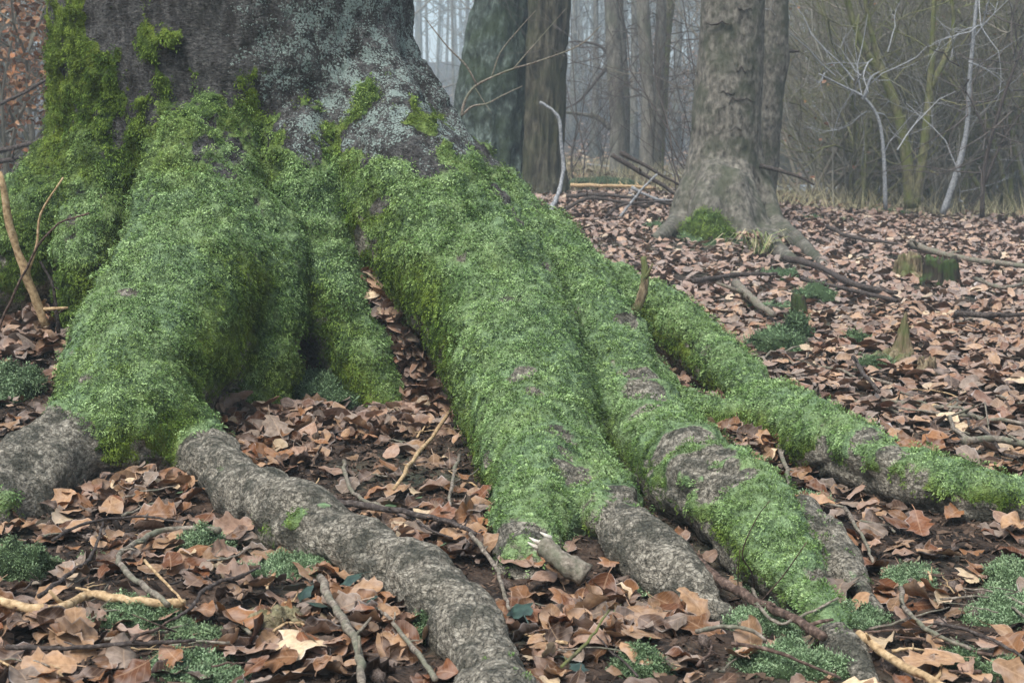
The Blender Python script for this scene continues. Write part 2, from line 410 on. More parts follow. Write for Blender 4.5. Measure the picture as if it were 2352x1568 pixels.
def surf_pt(px, py, r):
    dd = np.hypot(px_ - px, py_ - py); m = dd < max(r * 0.5, 8)
    if not m.any(): return None
    k = np.where(m)[0]; near = pz_[k].min(); k = k[pz_[k] < near + 0.10]
    k = k[np.argmin(dd[k])]; return TV[k], TN[k], pz_[k]
bare = np.zeros(len(TV)); wob = 0.45 * fbm(TV * 26, 3, 31) + 0.40 * fbm(TV * 9, 2, 33)
for (bx, by, br) in BARE:
    s_ = surf_pt(bx, by, br)
    if s_ is None: continue
    R3 = 1.2 * br * s_[2] / F
    dv = TV - s_[0]; nc_ = dv @ s_[1]; q = np.sqrt(np.maximum((dv ** 2).sum(1) - 0.8 * nc_ ** 2, 0)) / R3; q = np.where(np.abs(nc_) > 2.0 * R3, 9, q)
    bare = np.maximum(bare, 1 - sstep(0.70, 1.25, q + 1.3 * wob))
def chain_param(key):
    c = CHAINS[key][:, :3]; k = np.where(TOWN == ROOT_KEYS.index(key) + 1)[0]; out = np.full(len(k), 9.0); arg = np.zeros(len(k))
    for i, p in enumerate(c):
        d = np.linalg.norm(TV[k] - p, axis=1); w = d < out; out[w] = d[w]; arg[w] = i / (len(c) - 1)
    return k, arg + 0.5 * wob[k] * 0.06
gcl0 = TV[:, 2] - gz(TV[:, 0], TV[:, 1], False)
for key, fn in (('snake', lambda s, k: sstep(.10, .15, s + .04 * TN[k, 1])), ('stubby', lambda s, k: sstep(.14, .24, s)), ('toe', lambda s, k: sstep(.26, .42, s + 0.1 * wob[k])),
                ('ridge', lambda s, k: np.maximum(sstep(.91, .96, s), sstep(.55, .6, s) * sstep(0.15, -0.25, TN[k, 2] + .5 * wob[k]) * sstep(.12, .04, gcl0[k]))),
                ('spur', lambda s, k: 0.75 + 0 * s), ('far', lambda s, k: sstep(.55, .62, s) * sstep(0.35, -0.05, TN[k, 2] + 0.6 * wob[k]) * 0.9),
                ('main', lambda s, k: sstep(.90, .97, s + 0.15 * wob[k]) * 0.8)):
    k, a = chain_param(key); bare[k] = np.maximum(bare[k], fn(a, k))
u = TV[:, 0] - TRX
bound = np.interp(u, [-0.85, -0.6, -0.35, -0.12, 0.1, 0.3, 0.55, 0.8], [1.80, 1.68, 1.50, 1.36, 1.24, 1.20, 1.28, 1.12])
nzb = fbm(TV * np.array([6, 6, 3.0]), 4, 41)
patch = fbm(TV * np.array([16, 16, 9.0]), 3, 45)
hi_m = sstep(-0.10, 0.10, bound - TV[:, 2] + 0.20 * nzb + 0.10 * patch)
patch2 = fbm(TV * np.array([9, 9, 5.0]), 4, 47, 0.65)
pt = sstep(-0.10, 0.14, patch2 + 0.35 * patch + np.interp(u, [-.5, -.1], [.75, 1.3]) * (bound - TV[:, 2] - 0.22) + 0.05)
hi_m = np.where(TV[:, 2] > 0.75, hi_m * (pt + (1 - pt) * sstep(0.95, 0.75, TV[:, 2])), hi_m)
back = sstep(0.05, 0.5, TV[:, 1] - TRY)      # the far side of the trunk carries little moss
moss = np.clip(hi_m * (1 - bare) * (1 - 0.8 * back), 0, 1)
under = sstep(-0.15, -0.55, TN[:, 2])        # undersides
gclear = TV[:, 2] - gz(TV[:, 0], TV[:, 1], False)
moss *= 1 - 0.85 * under * sstep(0.5, 0.2, gclear)
moss *= 0.25 + 0.75 * sstep(-0.45, -0.1, fbm(TV * 12, 3, 51) + 0.25 * (TN[:, 2] + 0.4))
for (bx, by, br, am) in MOSSY:
    s_ = surf_pt(bx, by, br)
    if s_ is None: continue
    q = np.linalg.norm(TV - s_[0], axis=1) / (br * s_[2] / F)
    moss = np.maximum(moss, am * (1 - sstep(0.6, 1.1, q + wob)))
moss *= 0.70 + 0.30 * sstep(0.30, 0.62, OPEN + 0.12 * wob)  # moss thinned in the grooves so darker bark paints in crevice shade
shing = fbm(TV * np.array([30, 30, 46.0]), 3, 61)
lump = fbm(TV * 13, 3, 63)
frost = np.clip(sstep(0.10, 0.90, TN[:, 2] * 1.0 + 0.50 * fbm(TV * 3.2, 3, 71) + 0.30 * lump + 0.14), 0, 1)
frost *= 1 - 0.75 * sstep(0.72, 1.05, TV[:, 2] + 0.12 * nzb)
lich = sstep(-0.15, 0.45, u + 0.20 * nzb) * sstep(0.70, 1.0, TV[:, 2] + 0.1 * nzb) * (1 - moss)
lichen_s = surf_pt(1160, 330, 20)
LICH = [(820,195,34),(845,205,22),(750,235,14),(760,160,40),(905,215,18),(790,120,50),(720,60,50)]
for (bx, by, br) in LICH:
    s_ = surf_pt(bx, by, br)
    if s_ is not None:
        q = np.linalg.norm(TV - s_[0], axis=1) / (br * s_[2] / F); lich = np.maximum(lich, (1.5 if br < 36 else 1.15) * (1 - sstep(0.6, 1.2, q + wob)))
shelf = np.clip(fbm(TV * np.array([17, 17, 24.0]), 2, 65), -.2, 1)
disp += moss * (0.010 + 0.016 * lump + 0.008 * shing + 0.034 * shelf * sstep(0.35, 0.75, TV[:, 2]))
rough_b = fbm(TV * np.array([26, 26, 60.0]), 3, 81)
fiss = 1 - np.abs(fbm(TV * np.array([13, 13, 3.2]) + 0.5 * nzb[:, None], 3, 83)) * 2.2
disp += (1 - moss) * np.where(isT, 0.006 * rough_b - 0.014 * np.clip(fiss - 0.5, 0, 1), 0.007 * rough_b)
TP = TV + TN * disp[:, None]

def tree_material():
    m = NT('beech_bark_and_moss'); p = m.gpos()
    moss = m.attr('moss'); fr = m.attr('frost'); li = m.attr('lichen'); tr = m.attr('trunk')
    n1 = m.noise(p, 13.0, 4, 0.65); n2 = m.noise(m.scale(p, (1, 1, 1.7)), 62.0, 4, 0.68); crk = m.voro(m.n('VectorMath', operation='ADD').outputs[0], 70.0, 'DISTANCE_TO_EDGE'); n3 = m.noise(m.scale(p, (1.0, 1.0, 0.35)), 26.0, 3, 0.6)
    wv = crk.node.inputs['Vector'].links[0].from_node; nn_ = m.n('TexNoise', Scale=40.0, Detail=2.0); m.t.links.new(p, nn_.inputs['Vector']); m.t.links.new(p, wv.inputs[0]); m.t.links.new(m.scale(nn_.outputs['Color'], (.03, .03, .03)), wv.inputs[1])
    vo = m.voro(m.scale(p, (1, 1, 1.9)), 75.0)
    bark_t = m.ramp(n2, (0.28, srgb(40, 40, 41)), (0.5, srgb(88, 87, 86)), (0.75, srgb(132, 128, 123)))
    bark_t = m.mix(m.ramp(n3, (0.42, 0.65), (0.56, 0.0)), bark_t, srgb(40, 37, 36))
    bark_r = m.ramp(n2, (0.28, srgb(54, 52, 46)), (0.47, srgb(130, 124, 111)), (0.66, srgb(196, 188, 171)))
    bark_r = m.mix(m.ramp(n1, (0.46, 0.0), (0.60, 0.8)), bark_r, srgb(68, 69, 60))
    bark_r = m.mix(m.ramp(crk, (0.0, 0.35), (0.07, 0.0)), bark_r, srgb(44, 42, 38))
    bark = m.mix(tr, bark_r, bark_t)
    spk = m.noise(p, 120.0, 3, 0.7)
    lf = m.math('ADD', m.math('MULTIPLY', spk, 0.6), m.math('MULTIPLY', n1, 0.45))
    lmask = m.ramp(m.math('ADD', lf, m.math('MULTIPLY', m.math('SUBTRACT', li, 1.0), 0.16)), (0.530, 0.0), (0.575, 1.0))
    bark = m.mix(m.math('MULTIPLY', lmask, m.math('MINIMUM', m.math('MULTIPLY', li, 4.0), 1.0)), bark, srgb(156, 172, 164))
    g1 = m.noise(p, 48.0, 3, 0.7); g2 = m.noise(p, 5.0, 2)
    green = m.ramp(g1, (0.3, srgb(28, 40, 12)), (0.52, srgb(62, 84, 28)), (0.72, srgb(100, 124, 52)))
    green = m.mix(m.ramp(g2, (0.4, 0.0), (0.65, 0.6)), green, srgb(124, 138, 50))
    white = m.ramp(g1, (0.3, srgb(92, 120, 80)), (0.6, srgb(168, 198, 158)))
    mcol = m.mix(m.math('MULTIPLY', fr, 0.45), green, white)
    mm = m.ramp(m.math('ADD', moss, m.math('MULTIPLY', m.math('SUBTRACT', g1, 0.5), 0.9)), (0.38, 0.0), (0.6, 1.0))
    col = m.mix(mm, bark, mcol)
    h = m.mix(mm, m.math('ADD', n2, m.math('MINIMUM', m.math('MULTIPLY', crk, 3.0), 0.25)), m.math('MULTIPLY', g1, 1.6))
    return m.done(col, m.bump(h, 0.018, 1.0), 0.9)
M_TREE = tree_material()

def moss_material(name='moss_leaflets', yellow=1.0, sat=1.0):
    m = NT(name); v = m.attr('var'); fr = m.attr('frost'); p = m.gpos()
    big = m.noise(p, 4.0, 3)
    g = m.ramp(v, (0.0, srgb(36, 54, 16)), (0.5, srgb(80, 110, 38)), (1.0, srgb(134, 162, 74)))
    g = m.mix(m.ramp(big, (0.38, 0.05), (0.64, 0.62 * yellow)), g, m.ramp(v, (0.0, srgb(62, 78, 18)), (1.0, srgb(154, 174, 66))))
    w = m.ramp(v, (0.0, srgb(66, 98, 46)), (0.5, srgb(124, 160, 98)), (1.0, srgb(190, 218, 160)))
    col = m.mix(fr, g, w)
    if sat < 1: col = m.n('HueSaturation', Saturation=sat, Value=0.92, Hue=0.515, Color=col).outputs[0]
    an = m.n('Attribute', attribute_name='nrm').outputs['Vector']; gn = m.n('NewGeometry').outputs['Normal']
    mx = m.n('Mix', data_type='VECTOR'); mx.inputs[0].default_value = 0.68; m.t.links.new(gn, mx.inputs[4]); m.t.links.new(an, mx.inputs[5])
    nm = m.n('VectorMath', operation='NORMALIZE'); m.t.links.new(mx.outputs[1], nm.inputs[0])
    return m.done(col, nm.outputs[0], 0.8)
M_MOSS = moss_material()

# moss leaflets: short blades drooping over the cover
DENS, PER = 5400, 12
def blades(P, N, D, L, W, frost_, var):
    n = len(P)
    S = np.cross(D, N + rng.normal(0, 0.4, (n, 3))); S /= np.linalg.norm(S, axis=1)[:, None] + 1e-9
    mid = P + D * (L * 0.5)[:, None] + N * (L * 0.10)[:, None]
    V = np.stack([P - N * 0.003, mid + S * (W * 0.5)[:, None], P + D * L[:, None], mid - S * (W * 0.5)[:, None]], 1).reshape(-1, 3)
    Q = np.arange(4 * n).reshape(-1, 4)
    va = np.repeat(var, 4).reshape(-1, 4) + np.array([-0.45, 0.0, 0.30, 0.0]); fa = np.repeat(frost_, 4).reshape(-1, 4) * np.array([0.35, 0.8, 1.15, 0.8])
    return V, Q, np.clip(va, 0, 1).ravel(), np.clip(fa, 0, 1).ravel(), np.repeat(N, 4, axis=0)
def sample_faces(V, Q, w, n):
    a, b, c, d = (V[Q[:, k]] for k in range(4))
    ar = 0.5 * np.linalg.norm(np.cross(c - a, d - b), axis=1) * w
    k = rng.choice(len(Q), n, p=ar / ar.sum()); s, t = rng.uniform(0, 1, (2, n, 1))
    P = (a[k] * (1 - s) + b[k] * s) * (1 - t) + (d[k] * (1 - s) + c[k] * s) * t
    return k, P

great = empty('great_beech_tree', (TRX, TRY, 0.1))
tag(great, 'huge old beech with spreading roots under thick frosted green moss', 'tree')
bpy.context.view_layer.update()
org = np.array([TRX, TRY, 0.1])
keepv = gclear > -0.05
fo = TOWN[TQ]; fown = np.max(fo, 1)
visible_side = (TN[TQ[:, 0]] * (CAMP - TV[TQ[:, 0]])).sum(1) / np.linalg.norm(CAMP - TV[TQ[:, 0]], axis=1)
for gi in range(len(ROOT_KEYS) + 1):
    fm = (fown == gi) & keepv[TQ].any(1)
    q = TQ[fm]
    if len(q) == 0: continue
    u_, inv = np.unique(q, return_inverse=True)
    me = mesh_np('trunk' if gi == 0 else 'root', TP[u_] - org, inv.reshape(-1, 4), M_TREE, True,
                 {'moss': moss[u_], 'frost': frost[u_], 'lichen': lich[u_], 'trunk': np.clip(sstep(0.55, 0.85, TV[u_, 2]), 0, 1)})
    part = obj('trunk' if gi == 0 else 'root', me, great)
    # leaflets on this piece
    fw = moss[q].mean(1) ** 1.5 * np.clip(0.25 + visible_side[fm], 0.0, 1.0) * (gclear[q].mean(1) > -0.01)
    dist = np.linalg.norm(TV[q[:, 0]] - CAMP, axis=1); fw = fw * np.clip((5.0 / dist) ** 1.3, 0.5, 2.2)
    a, b, c, d = (TP[q[:, k]] for k in range(4)); area = (0.5 * np.linalg.norm(np.cross(c - a, d - b), axis=1) * fw).sum()
    nc, per = int(area * DENS), PER
    if nc < 8: continue
    k, P = sample_faces(TP, q, fw, nc); vi = q[k, 0]; N = TN[vi]; ds = dist[k]
    ctone = np.clip(0.42 + 0.45 * fbm(P * 34, 2, 91) + rng.normal(0, 0.24, nc), 0, 1)
    cfr = np.clip(frost[vi] * (0.40 + 0.75 * ctone) + 0.30 * fbm(P * 13, 2, 95) + rng.normal(0, 0.12, nc), 0, 1) * (frost[vi] > 0.02)
    down = np.array([0, 0, -1.0]) + N * N[:, 2:3]                      # down the slope
    hd = rng.normal(0, 1, (nc, 3)); hd -= N * (hd * N).sum(1)[:, None]; hd /= np.linalg.norm(hd, axis=1)[:, None] + 1e-9
    head = down * 1.1 + hd * 0.55
    sc = rng.uniform(0.7, 1.35, nc) * np.clip(ds / 4.4, 0.72, 1.2)
    rep = lambda x: np.repeat(x, per, axis=0)
    n = nc * per; Nn = rep(N); jit = rng.normal(0, 1, (n, 3)); jit -= Nn * (jit * Nn).sum(1)[:, None]; jit /= np.linalg.norm(jit, axis=1)[:, None] + 1e-9
    rr_ = np.sqrt(rng.uniform(0, 1, n)); jit *= (rr_ * 0.0125 * rep(sc))[:, None]
    Pb = rep(P) + jit + Nn * (rep(rng.uniform(-0.004, 0.010, nc)) + (1 - rr_ ** 2) * 0.008 * rep(sc))[:, None]
    D = rep(head) + jit * 60.0 + Nn * rng.uniform(0.1, 0.7, (n, 1)) + rng.normal(0, 0.32, (n, 3)); D /= np.linalg.norm(D, axis=1)[:, None] + 1e-9
    L = rng.uniform(0.0050, 0.0110, n) * rep(sc); W = rng.uniform(0.0020, 0.0036, n) * rep(sc)
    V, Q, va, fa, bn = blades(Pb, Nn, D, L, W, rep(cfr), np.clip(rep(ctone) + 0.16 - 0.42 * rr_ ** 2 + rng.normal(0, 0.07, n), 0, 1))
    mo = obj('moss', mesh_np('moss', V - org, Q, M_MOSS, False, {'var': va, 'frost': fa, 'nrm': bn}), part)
    mo['kind'] = 'stuff'
# ------------------------------------------------------------------ bark, wood and plant materials
def bark_mat(name, dark, mid, light, sc=30.0, stretch=(1, 1, 0.3), green=None, bump=0.006, gf=(0.45, 0.65), rough=0.9, obj_space=False):
    m = NT(name); p = m.gpos(); q = m.scale(p, stretch)
    a = m.noise(q, sc, 4, 0.62); b = m.noise(p, sc * 0.18, 3); v = m.attr('var')
    col = m.ramp(a, (0.3, srgb(*dark)), (0.52, srgb(*mid)), (0.74, srgb(*light)))
    if green: col = m.mix(m.ramp(b, (gf[0], 0.0), (gf[1], 0.75)), col, srgb(*green))
    col = m.mix(v, col, m.mix(0.5, col, srgb(*light)))
    return m.done(col, m.bump(a, bump, 0.9), rough)
M_BEECH = bark_mat('smooth_beech_bark', (46, 44, 41), (106, 102, 93), (150, 145, 133), 26, (1, 1, 0.6), (70, 74, 58), 0.015, (0.45, 0.65))
M_FURROW = bark_mat('furrowed_bark', (20, 19, 16), (74, 70, 58), (108, 104, 88), 16, (1, 1, 0.28), (70, 74, 50), 0.05, (0.4, 0.7))
M_LICHENB = bark_mat('lichened_bark', (22, 26, 22), (68, 78, 70), (136, 152, 144), 15, (1, 1, 0.5), (52, 64, 42), 0.05, (0.42, 0.6))
M_STEM = bark_mat('mossy_stem_bark', (58, 56, 42), (112, 108, 80), (150, 146, 112), 40, (1, 1, 0.3), (106, 114, 58), 0.01, (0.4, 0.6))
M_FARB = bark_mat('distant_bark', (70, 68, 63), (118, 114, 105), (150, 146, 134), 14, (1, 1, 0.3), (92, 98, 76), 0.01, (0.5, 0.75))
M_DARKTW = bark_mat('dark_twig_bark', (40, 35, 33), (74, 66, 62), (120, 112, 106), 90, (1, 1, 1), None, 0.003)
M_REDTW = bark_mat('reddish_twig_bark', (48, 38, 34), (92, 75, 66), (146, 126, 114), 80, (1, 1, 1), None, 0.003)
M_GREYTW = bark_mat('grey_twig_bark', (70, 64, 58), (128, 118, 106), (176, 166, 152), 90, (1, 1, 1), (112, 116, 96), 0.003)
M_PALETW = bark_mat('peeled_wood', (120, 96, 70), (186, 158, 120), (216, 194, 158), 70, (1, 1, 1), None, 0.002)
M_FROSTTW = bark_mat('frosted_dead_wood', (96, 100, 104), (148, 150, 152), (190, 192, 194), 60, (1, 1, 1), None, 0.003)
M_ROT = bark_mat('rotten_wood', (56, 46, 36), (118, 104, 82), (166, 152, 124), 60, (1, 1, 0.15), (92, 104, 60), 0.012, (0.42, 0.6))
M_DARKROT = bark_mat('dark_rotten_wood', (24, 22, 20), (58, 52, 44), (92, 84, 70), 60, (1, 1, 0.15), (70, 92, 48), 0.012, (0.45, 0.6))
M_STONE = bark_mat('crumbly_clod', (84, 76, 56), (136, 126, 98), (170, 160, 132), 60, (1, 1, 1), (110, 116, 80), 0.02, (0.4, 0.6))

def leaf_mat(name, per_object):
    m = NT(name)
    uv = m.n('Attribute', attribute_name='leafuv'); sep = m.n('SeparateColor'); m.t.links.new(uv.outputs['Color'], sep.inputs[0])
    t, v, rim = sep.outputs[0], sep.outputs[1], sep.outputs[2]
    base = m.n('ObjectInfo').outputs['Color'] if per_object else m.attr('col', 'Color')
    p = m.gpos(); n = m.noise(p, 90.0, 3); n2 = m.noise(p, 30.0, 2)
    col = m.mix(m.ramp(n, (0.35, 0.55), (0.6, 0.0)), base, m.mix(1.0, base, (0.42, 0.36, 0.33, 1), 'MULTIPLY'))
    col = m.mix(m.ramp(n2, (0.45, 0.0), (0.7, 0.4)), col, srgb(176, 160, 150))
    vein = m.math('ABSOLUTE', m.math('SUBTRACT', m.math('FRACT', m.math('MULTIPLY', m.math('SUBTRACT', t, m.math('MULTIPLY', v, 0.16)), 8.0)), 0.5))
    vline = m.ramp(vein, (0.0, 1.0), (0.09, 0.0)); mid = m.ramp(v, (0.0, 1.0), (0.09, 0.0))
    vv = m.math('MAXIMUM', m.math('MULTIPLY', vline, 0.55), mid)
    col = m.mix(m.math('MULTIPLY', vv, 0.30), col, srgb(206, 176, 146))
    fro = m.math('MULTIPLY', m.ramp(rim, (0.86, 0.0), (1.0, 1.0)), m.ramp(m.noise(p, 14.0, 2), (0.48, 0.0), (0.68, 0.55)))
    col = m.mix(fro, col, srgb(206, 200, 196))
    return m.done(col, m.bump(m.math('SUBTRACT', 1.0, vein), 0.0012, 0.5), 0.7)
M_LEAF_O = leaf_mat('dead_leaf', True); M_LEAF_S = leaf_mat('leaf_litter', False)

def simple(name, c, c2, sc=40, rough=0.7, spec=0.3):
    m = NT(name); col = m.ramp(m.noise(m.gpos(), sc, 3), (0.35, srgb(*c)), (0.65, srgb(*c2))); m.b.inputs['Specular IOR Level'].default_value = spec
    return m.done(col, None, rough)
M_IVY = simple('ivy_leaf', (34, 52, 46), (62, 84, 74), 60, 0.45, 0.5)
M_HERB = simple('small_green_leaf', (74, 96, 66), (108, 130, 98), 60, 0.6)
M_GRASS = simple('grass_blade', (84, 112, 60), (150, 150, 104), 20)
M_STRAW = simple('dry_straw', (156, 146, 112), (196, 186, 148), 20)
M_HUSK = simple('beech_husk', (66, 54, 48), (124, 110, 100), 300)
M_CUP = simple('acorn_cup', (110, 98, 84), (150, 138, 122), 200)
M_CMOSS = moss_material('cushion_moss', 0.25, 0.75)
M_ROAD = simple('frosted_asphalt', (124, 136, 150), (150, 162, 176), 3)
M_CRUMB = NT('humus_crumbs')
M_CRUMB = M_CRUMB.done(M_CRUMB.ramp(M_CRUMB.attr('var'), (0.0, srgb(30, 25, 22)), (0.5, srgb(74, 60, 50)), (1.0, srgb(128, 106, 90))), None, 0.95)

# ------------------------------------------------------------------ leaf shapes: x from stalk to tip (length 1), z up
def leaf_shape(kind, rows, cols, seed):
    r = np.random.default_rng(seed); t = np.linspace(0, 1, rows); v = np.linspace(-1, 1, cols)
    if kind == 'beech': w = 0.33 * np.sin(math.pi * (0.015 + 0.97 * t) ** 0.92) ** 0.58 * r.uniform(0.85, 1.1)
    else: w = 0.31 * np.sin(math.pi * (0.04 + 0.96 * t) ** 1.15) ** 0.6 * (1 + (0.24 if rows > 10 else 0.14) * np.sin(2 * math.pi * 3.4 * t + r.uniform(-.5, .5))) * r.uniform(0.9, 1.15)
    w = np.maximum(w, 0.012 if rows > 6 else (0.10 if rows > 3 else 0.17)); T, Vv = np.meshgrid(t, v, indexing='ij'); Wd = w[:, None]
    asym = 1 + 0.12 * np.sign(Vv) * r.uniform(-1, 1)
    y = Vv * Wd * asym; x = T + 0.05 * np.abs(Vv) * np.sin(math.pi * T)
    if kind == 'oak': x = x + 0.018 * np.abs(Vv) * np.cos(2 * math.pi * 3.4 * T)
    fold = r.uniform(-0.15, 0.5); curl = r.uniform(-0.6, 0.8); wav = r.uniform(0.02, 0.07); ph = r.uniform(0, 6.28, 2); kk = r.uniform(1.5, 3.2)
    z = fold * np.abs(y) + curl * np.abs(Vv) ** 2.5 * Wd * 0.7 + wav * np.sin(2 * math.pi * kk * T + ph[0] + (Vv > 0) * ph[1]) * np.abs(Vv)
    z += 0.05 * np.sin(T * 5 + ph[0]) * Vv
    th = r.normal(0, 0.75); x0 = x - 0.5                       # roll along the length
    if abs(th) > 0.05:
        R = 1 / th; a = x0 / R; x2 = (R - z) * np.sin(a); z2 = R - (R - z) * np.cos(a); x, z = x2, z2
    else: x = x0
    tw = r.normal(0, 0.35) * (T - 0.5); y, z = y * np.cos(tw) - z * np.sin(tw), y * np.sin(tw) + z * np.cos(tw)
    V = np.stack([x, y, z], -1).reshape(-1, 3); V[:, 2] -= V[:, 2].mean()
    i = np.arange(rows - 1)[:, None] * cols + np.arange(cols - 1)[None]; i = i.ravel()
    Q = np.stack([i, i + cols, i + cols + 1, i + 1], 1)
    uv = np.stack([T, np.abs(Vv), np.maximum(np.abs(Vv), (T > .99) * 1.0), np.ones_like(T)], -1).reshape(-1, 4)
    if rows >= 7:                                             # leaf stalk
        b = V[cols // 2]; e = b - np.array([0.22, r.normal(0, .04), r.normal(0, .05)]); s = np.array([0, 0.011, 0])
        k = len(V); V = np.vstack([V, b - s, b + s, e + s, e - s]); Q = np.vstack([Q, [k, k + 1, k + 2, k + 3]]); uv = np.vstack([uv, np.tile([0.5, 0.02, 0.0, 1], (4, 1))])
    return V, Q, uv
NEAR = [(k, *leaf_shape(k, 7, 5, 100 + i)) for i, k in enumerate(['beech'] * 14 + ['oak'] * 6)]
MIDL = [(k, *leaf_shape(k, 5, 3, 200 + i)) for i, k in enumerate(['beech'] * 14 + ['oak'] * 6)]
FARL = [(k, *leaf_shape(k, 3, 3, 300 + i)) for i, k in enumerate(['beech'] * 8)]
PAL = {'copper': (144, 102, 68), 'tan': (176, 140, 106), 'rosy brown': (160, 130, 110), 'dark brown': (84, 62, 48), 'pale buff': (216, 192, 156), 'grey brown': (138, 122, 108), 'russet': (120, 76, 48)}
PNAMES = list(PAL); PLIN = np.array([srgb(*PAL[k])[:3] for k in PNAMES])
PW = np.array([.20, .22, .14, .16, .04, .14, .12])

def frames(n, tilt, normals=None):
    yaw = rng.uniform(0, 2 * math.pi, n); N = rng.normal(0, tilt, (n, 3)) * np.array([1, 1, 0]) + np.array([0, 0, 1.0])
    if normals is not None: N = N + normals
    N /= np.linalg.norm(N, axis=1)[:, None]
    A = np.stack([np.cos(yaw), np.sin(yaw), np.zeros(n)], 1); A -= N * (A * N).sum(1)[:, None]; A /= np.linalg.norm(A, axis=1)[:, None]
    return np.stack([A, np.cross(N, A), N], 2)               # columns are the axes
def bake_leaves(shapes, P, Fm, S, ci, sh, bright):
    Vs, Qs, U, C, n = [], [], [], [], 0
    for k in range(len(shapes)):
        m = np.where(sh == k)[0]
        if len(m) == 0: continue
        _, V, Q, uv = shapes[k]
        W = np.einsum('nij,vj->nvi', Fm[m] * S[m][:, None, None], V) + P[m][:, None, :]
        Vs.append(W.reshape(-1, 3)); Qs.append((Q[None] + (n + np.arange(len(m)) * len(V))[:, None, None]).reshape(-1, 4)); n += len(m) * len(V)
        U.append(np.tile(uv, (len(m), 1))); c = PLIN[ci[m]] * bright[m][:, None]
        C.append(np.repeat(np.hstack([c, np.ones((len(m), 1))]), len(V), axis=0))
    return np.vstack(Vs), np.vstack(Qs), np.vstack(U), np.vstack(C)

CUSH_NEAR = [
 (35, 1325, 75, 75, 'bright green moss cushion in front of the stout bare root stub', .25, .55), (465, 1255, 52, 45, 'round pale green moss cushion inside the hooked twig', .5, .6),
 (650, 1310, 75, 32, 'flat frosted moss cushion touching the flank of the long bare root', .6, .5), (320, 1420, 85, 40, 'wide green moss mat under the pale peeled branch', .45, .45),
 (440, 1455, 48, 24, 'small yellowish moss cushion behind the straight dark twig', .3, .65), (990, 1455, 42, 40, 'dark green moss cushion against the inner bend of the long bare root', .4, .35),
 (1530, 1352, 48, 30, 'pale moss cushion beside the tapering bare toe root', .6, .6), (1790, 1350, 66, 60, 'plump frosted moss cushion leaning on the tip of the ridged root', .7, .5),
 (1765, 1440, 70, 48, 'greyish frosted moss mat under the blue grey forked twig', .8, .5), (1830, 1530, 95, 55, 'broad pale moss mat beneath the thin red twig', .65, .5),
 (2085, 1335, 62, 38, 'frosted moss patch on dark soil past the spur root', .75, .5), (2310, 1340, 75, 45, 'large pale green moss mound on black soil', .5, .55), (2300, 1405, 90, 40, 'low frosted moss carpet below the pale green moss mound', .7, .5),
 (1475, 1535, 52, 44, 'dark rounded moss cushion among oak leaves', .45, .4), (2195, 1525, 42, 36, 'deep green tufty moss cushion beside the pale bark-flecked stick', .4, .35), (2295, 1550, 42, 32, 'bright moss tuft in front of pale leaves', .3, .6),
 (1960, 1420, 70, 34, 'feathery blue green moss at the tip of the ridged root', .8, .4), (1850, 1150, 38, 16, 'thin frosted moss patch beside the spur root', .8, .5), (25, 895, 55, 45, 'frosted green moss cushion left of the knee root', .55, .4),
 (740, 905, 95, 34, 'creeping green moss under the hollow between lobe and finger roots', .5, .3), (485, 1555, 55, 22, 'frosty moss mat with scattered husks', .7, .5), (150, 1430, 60, 26, 'frosty moss beside the bitten rosy oak leaf', .6, .45),
 (1290, 1215, 50, 40, 'ferny dark moss tuft at the foot of the broad central root', .55, .3), (210, 1290, 30, 16, 'tiny yellow green moss tuft by the thin black twig', .3, .7), (420, 1530, 80, 26, 'sprawling grey green moss among leaves and crumbs', .75, .4)]
CUSH_FAR = [
 (1790, 800, 78, 42, 'large dark frosted moss mound over rotten wood', .65, .25), (1830, 770, 36, 50, 'dark moss knob capping a rotten root', .5, .15), (1965, 790, 27, 28, 'round dark moss ball standing alone on leaf litter', .5, .25),
 (2010, 845, 38, 24, 'small moss tussock before the spiky rotten stump', .5, .4), (1870, 690, 46, 30, 'dark green moss hummock behind the short dark stump', .55, .2), (1790, 638, 60, 18, 'dark green moss patch near the pale root of the grey beech', .6, .2), (1775, 712, 60, 14, 'flat pale moss patch beside the pale surface root', .8, .45),
 (1510, 525, 42, 14, 'frosted moss strip below the grey beech', .8, .4), (1620, 552, 70, 14, 'low frosted moss line along the foot of the grey beech', .75, .35), (1870, 505, 26, 9, 'small moss dot beyond the root of the grey beech', .6, .35), (1940, 512, 22, 8, 'small moss dot on pale litter before the thicket', .6, .35), (2050, 490, 36, 8, 'thin moss strip before the forked stem', .6, .4),
 (1360, 432, 90, 22, 'pale frosted moss bank under the brush pile', .85, .6)]
# ------------------------------------------------------------------ where leaves lie
def scatter(n, d0, d1, halfw):
    d = np.sqrt(rng.uniform(d0 ** 2, d1 ** 2, n)); x = rng.uniform(-1, 1, n) * (halfw * d + 0.25); return x, d
def leaf_density(x, y):
    p = np.stack([x, y, 0 * x], 1)
    q = 0.50 + 0.45 * fbm(p * 2.2, 3, 201) + 0.35 * sstep(0.2, 1.0, x) * sstep(4.2, 5.5, y)
    P3 = np.stack([x, y, 0 * x], 1); qx, qy, _ = project(P3)
    soil = np.zeros_like(x)
    for (cx, cy, rx, ry, a) in SPARSE: soil = np.maximum(soil, a * np.exp(-((qx - cx) / rx) ** 2 - ((qy - cy) / ry) ** 2))
    dens = np.clip(q * (1 - soil), 0.04, 1)
    for c_ in CUSH_NEAR + CUSH_FAR:
        e_ = ((qx - c_[0]) / c_[2]) ** 2 + ((qy - c_[1] + c_[3] * .1) / (c_[3] * 0.8)) ** 2; dens = np.where(e_ < 1.0, dens * 0.12, dens)
    return dens
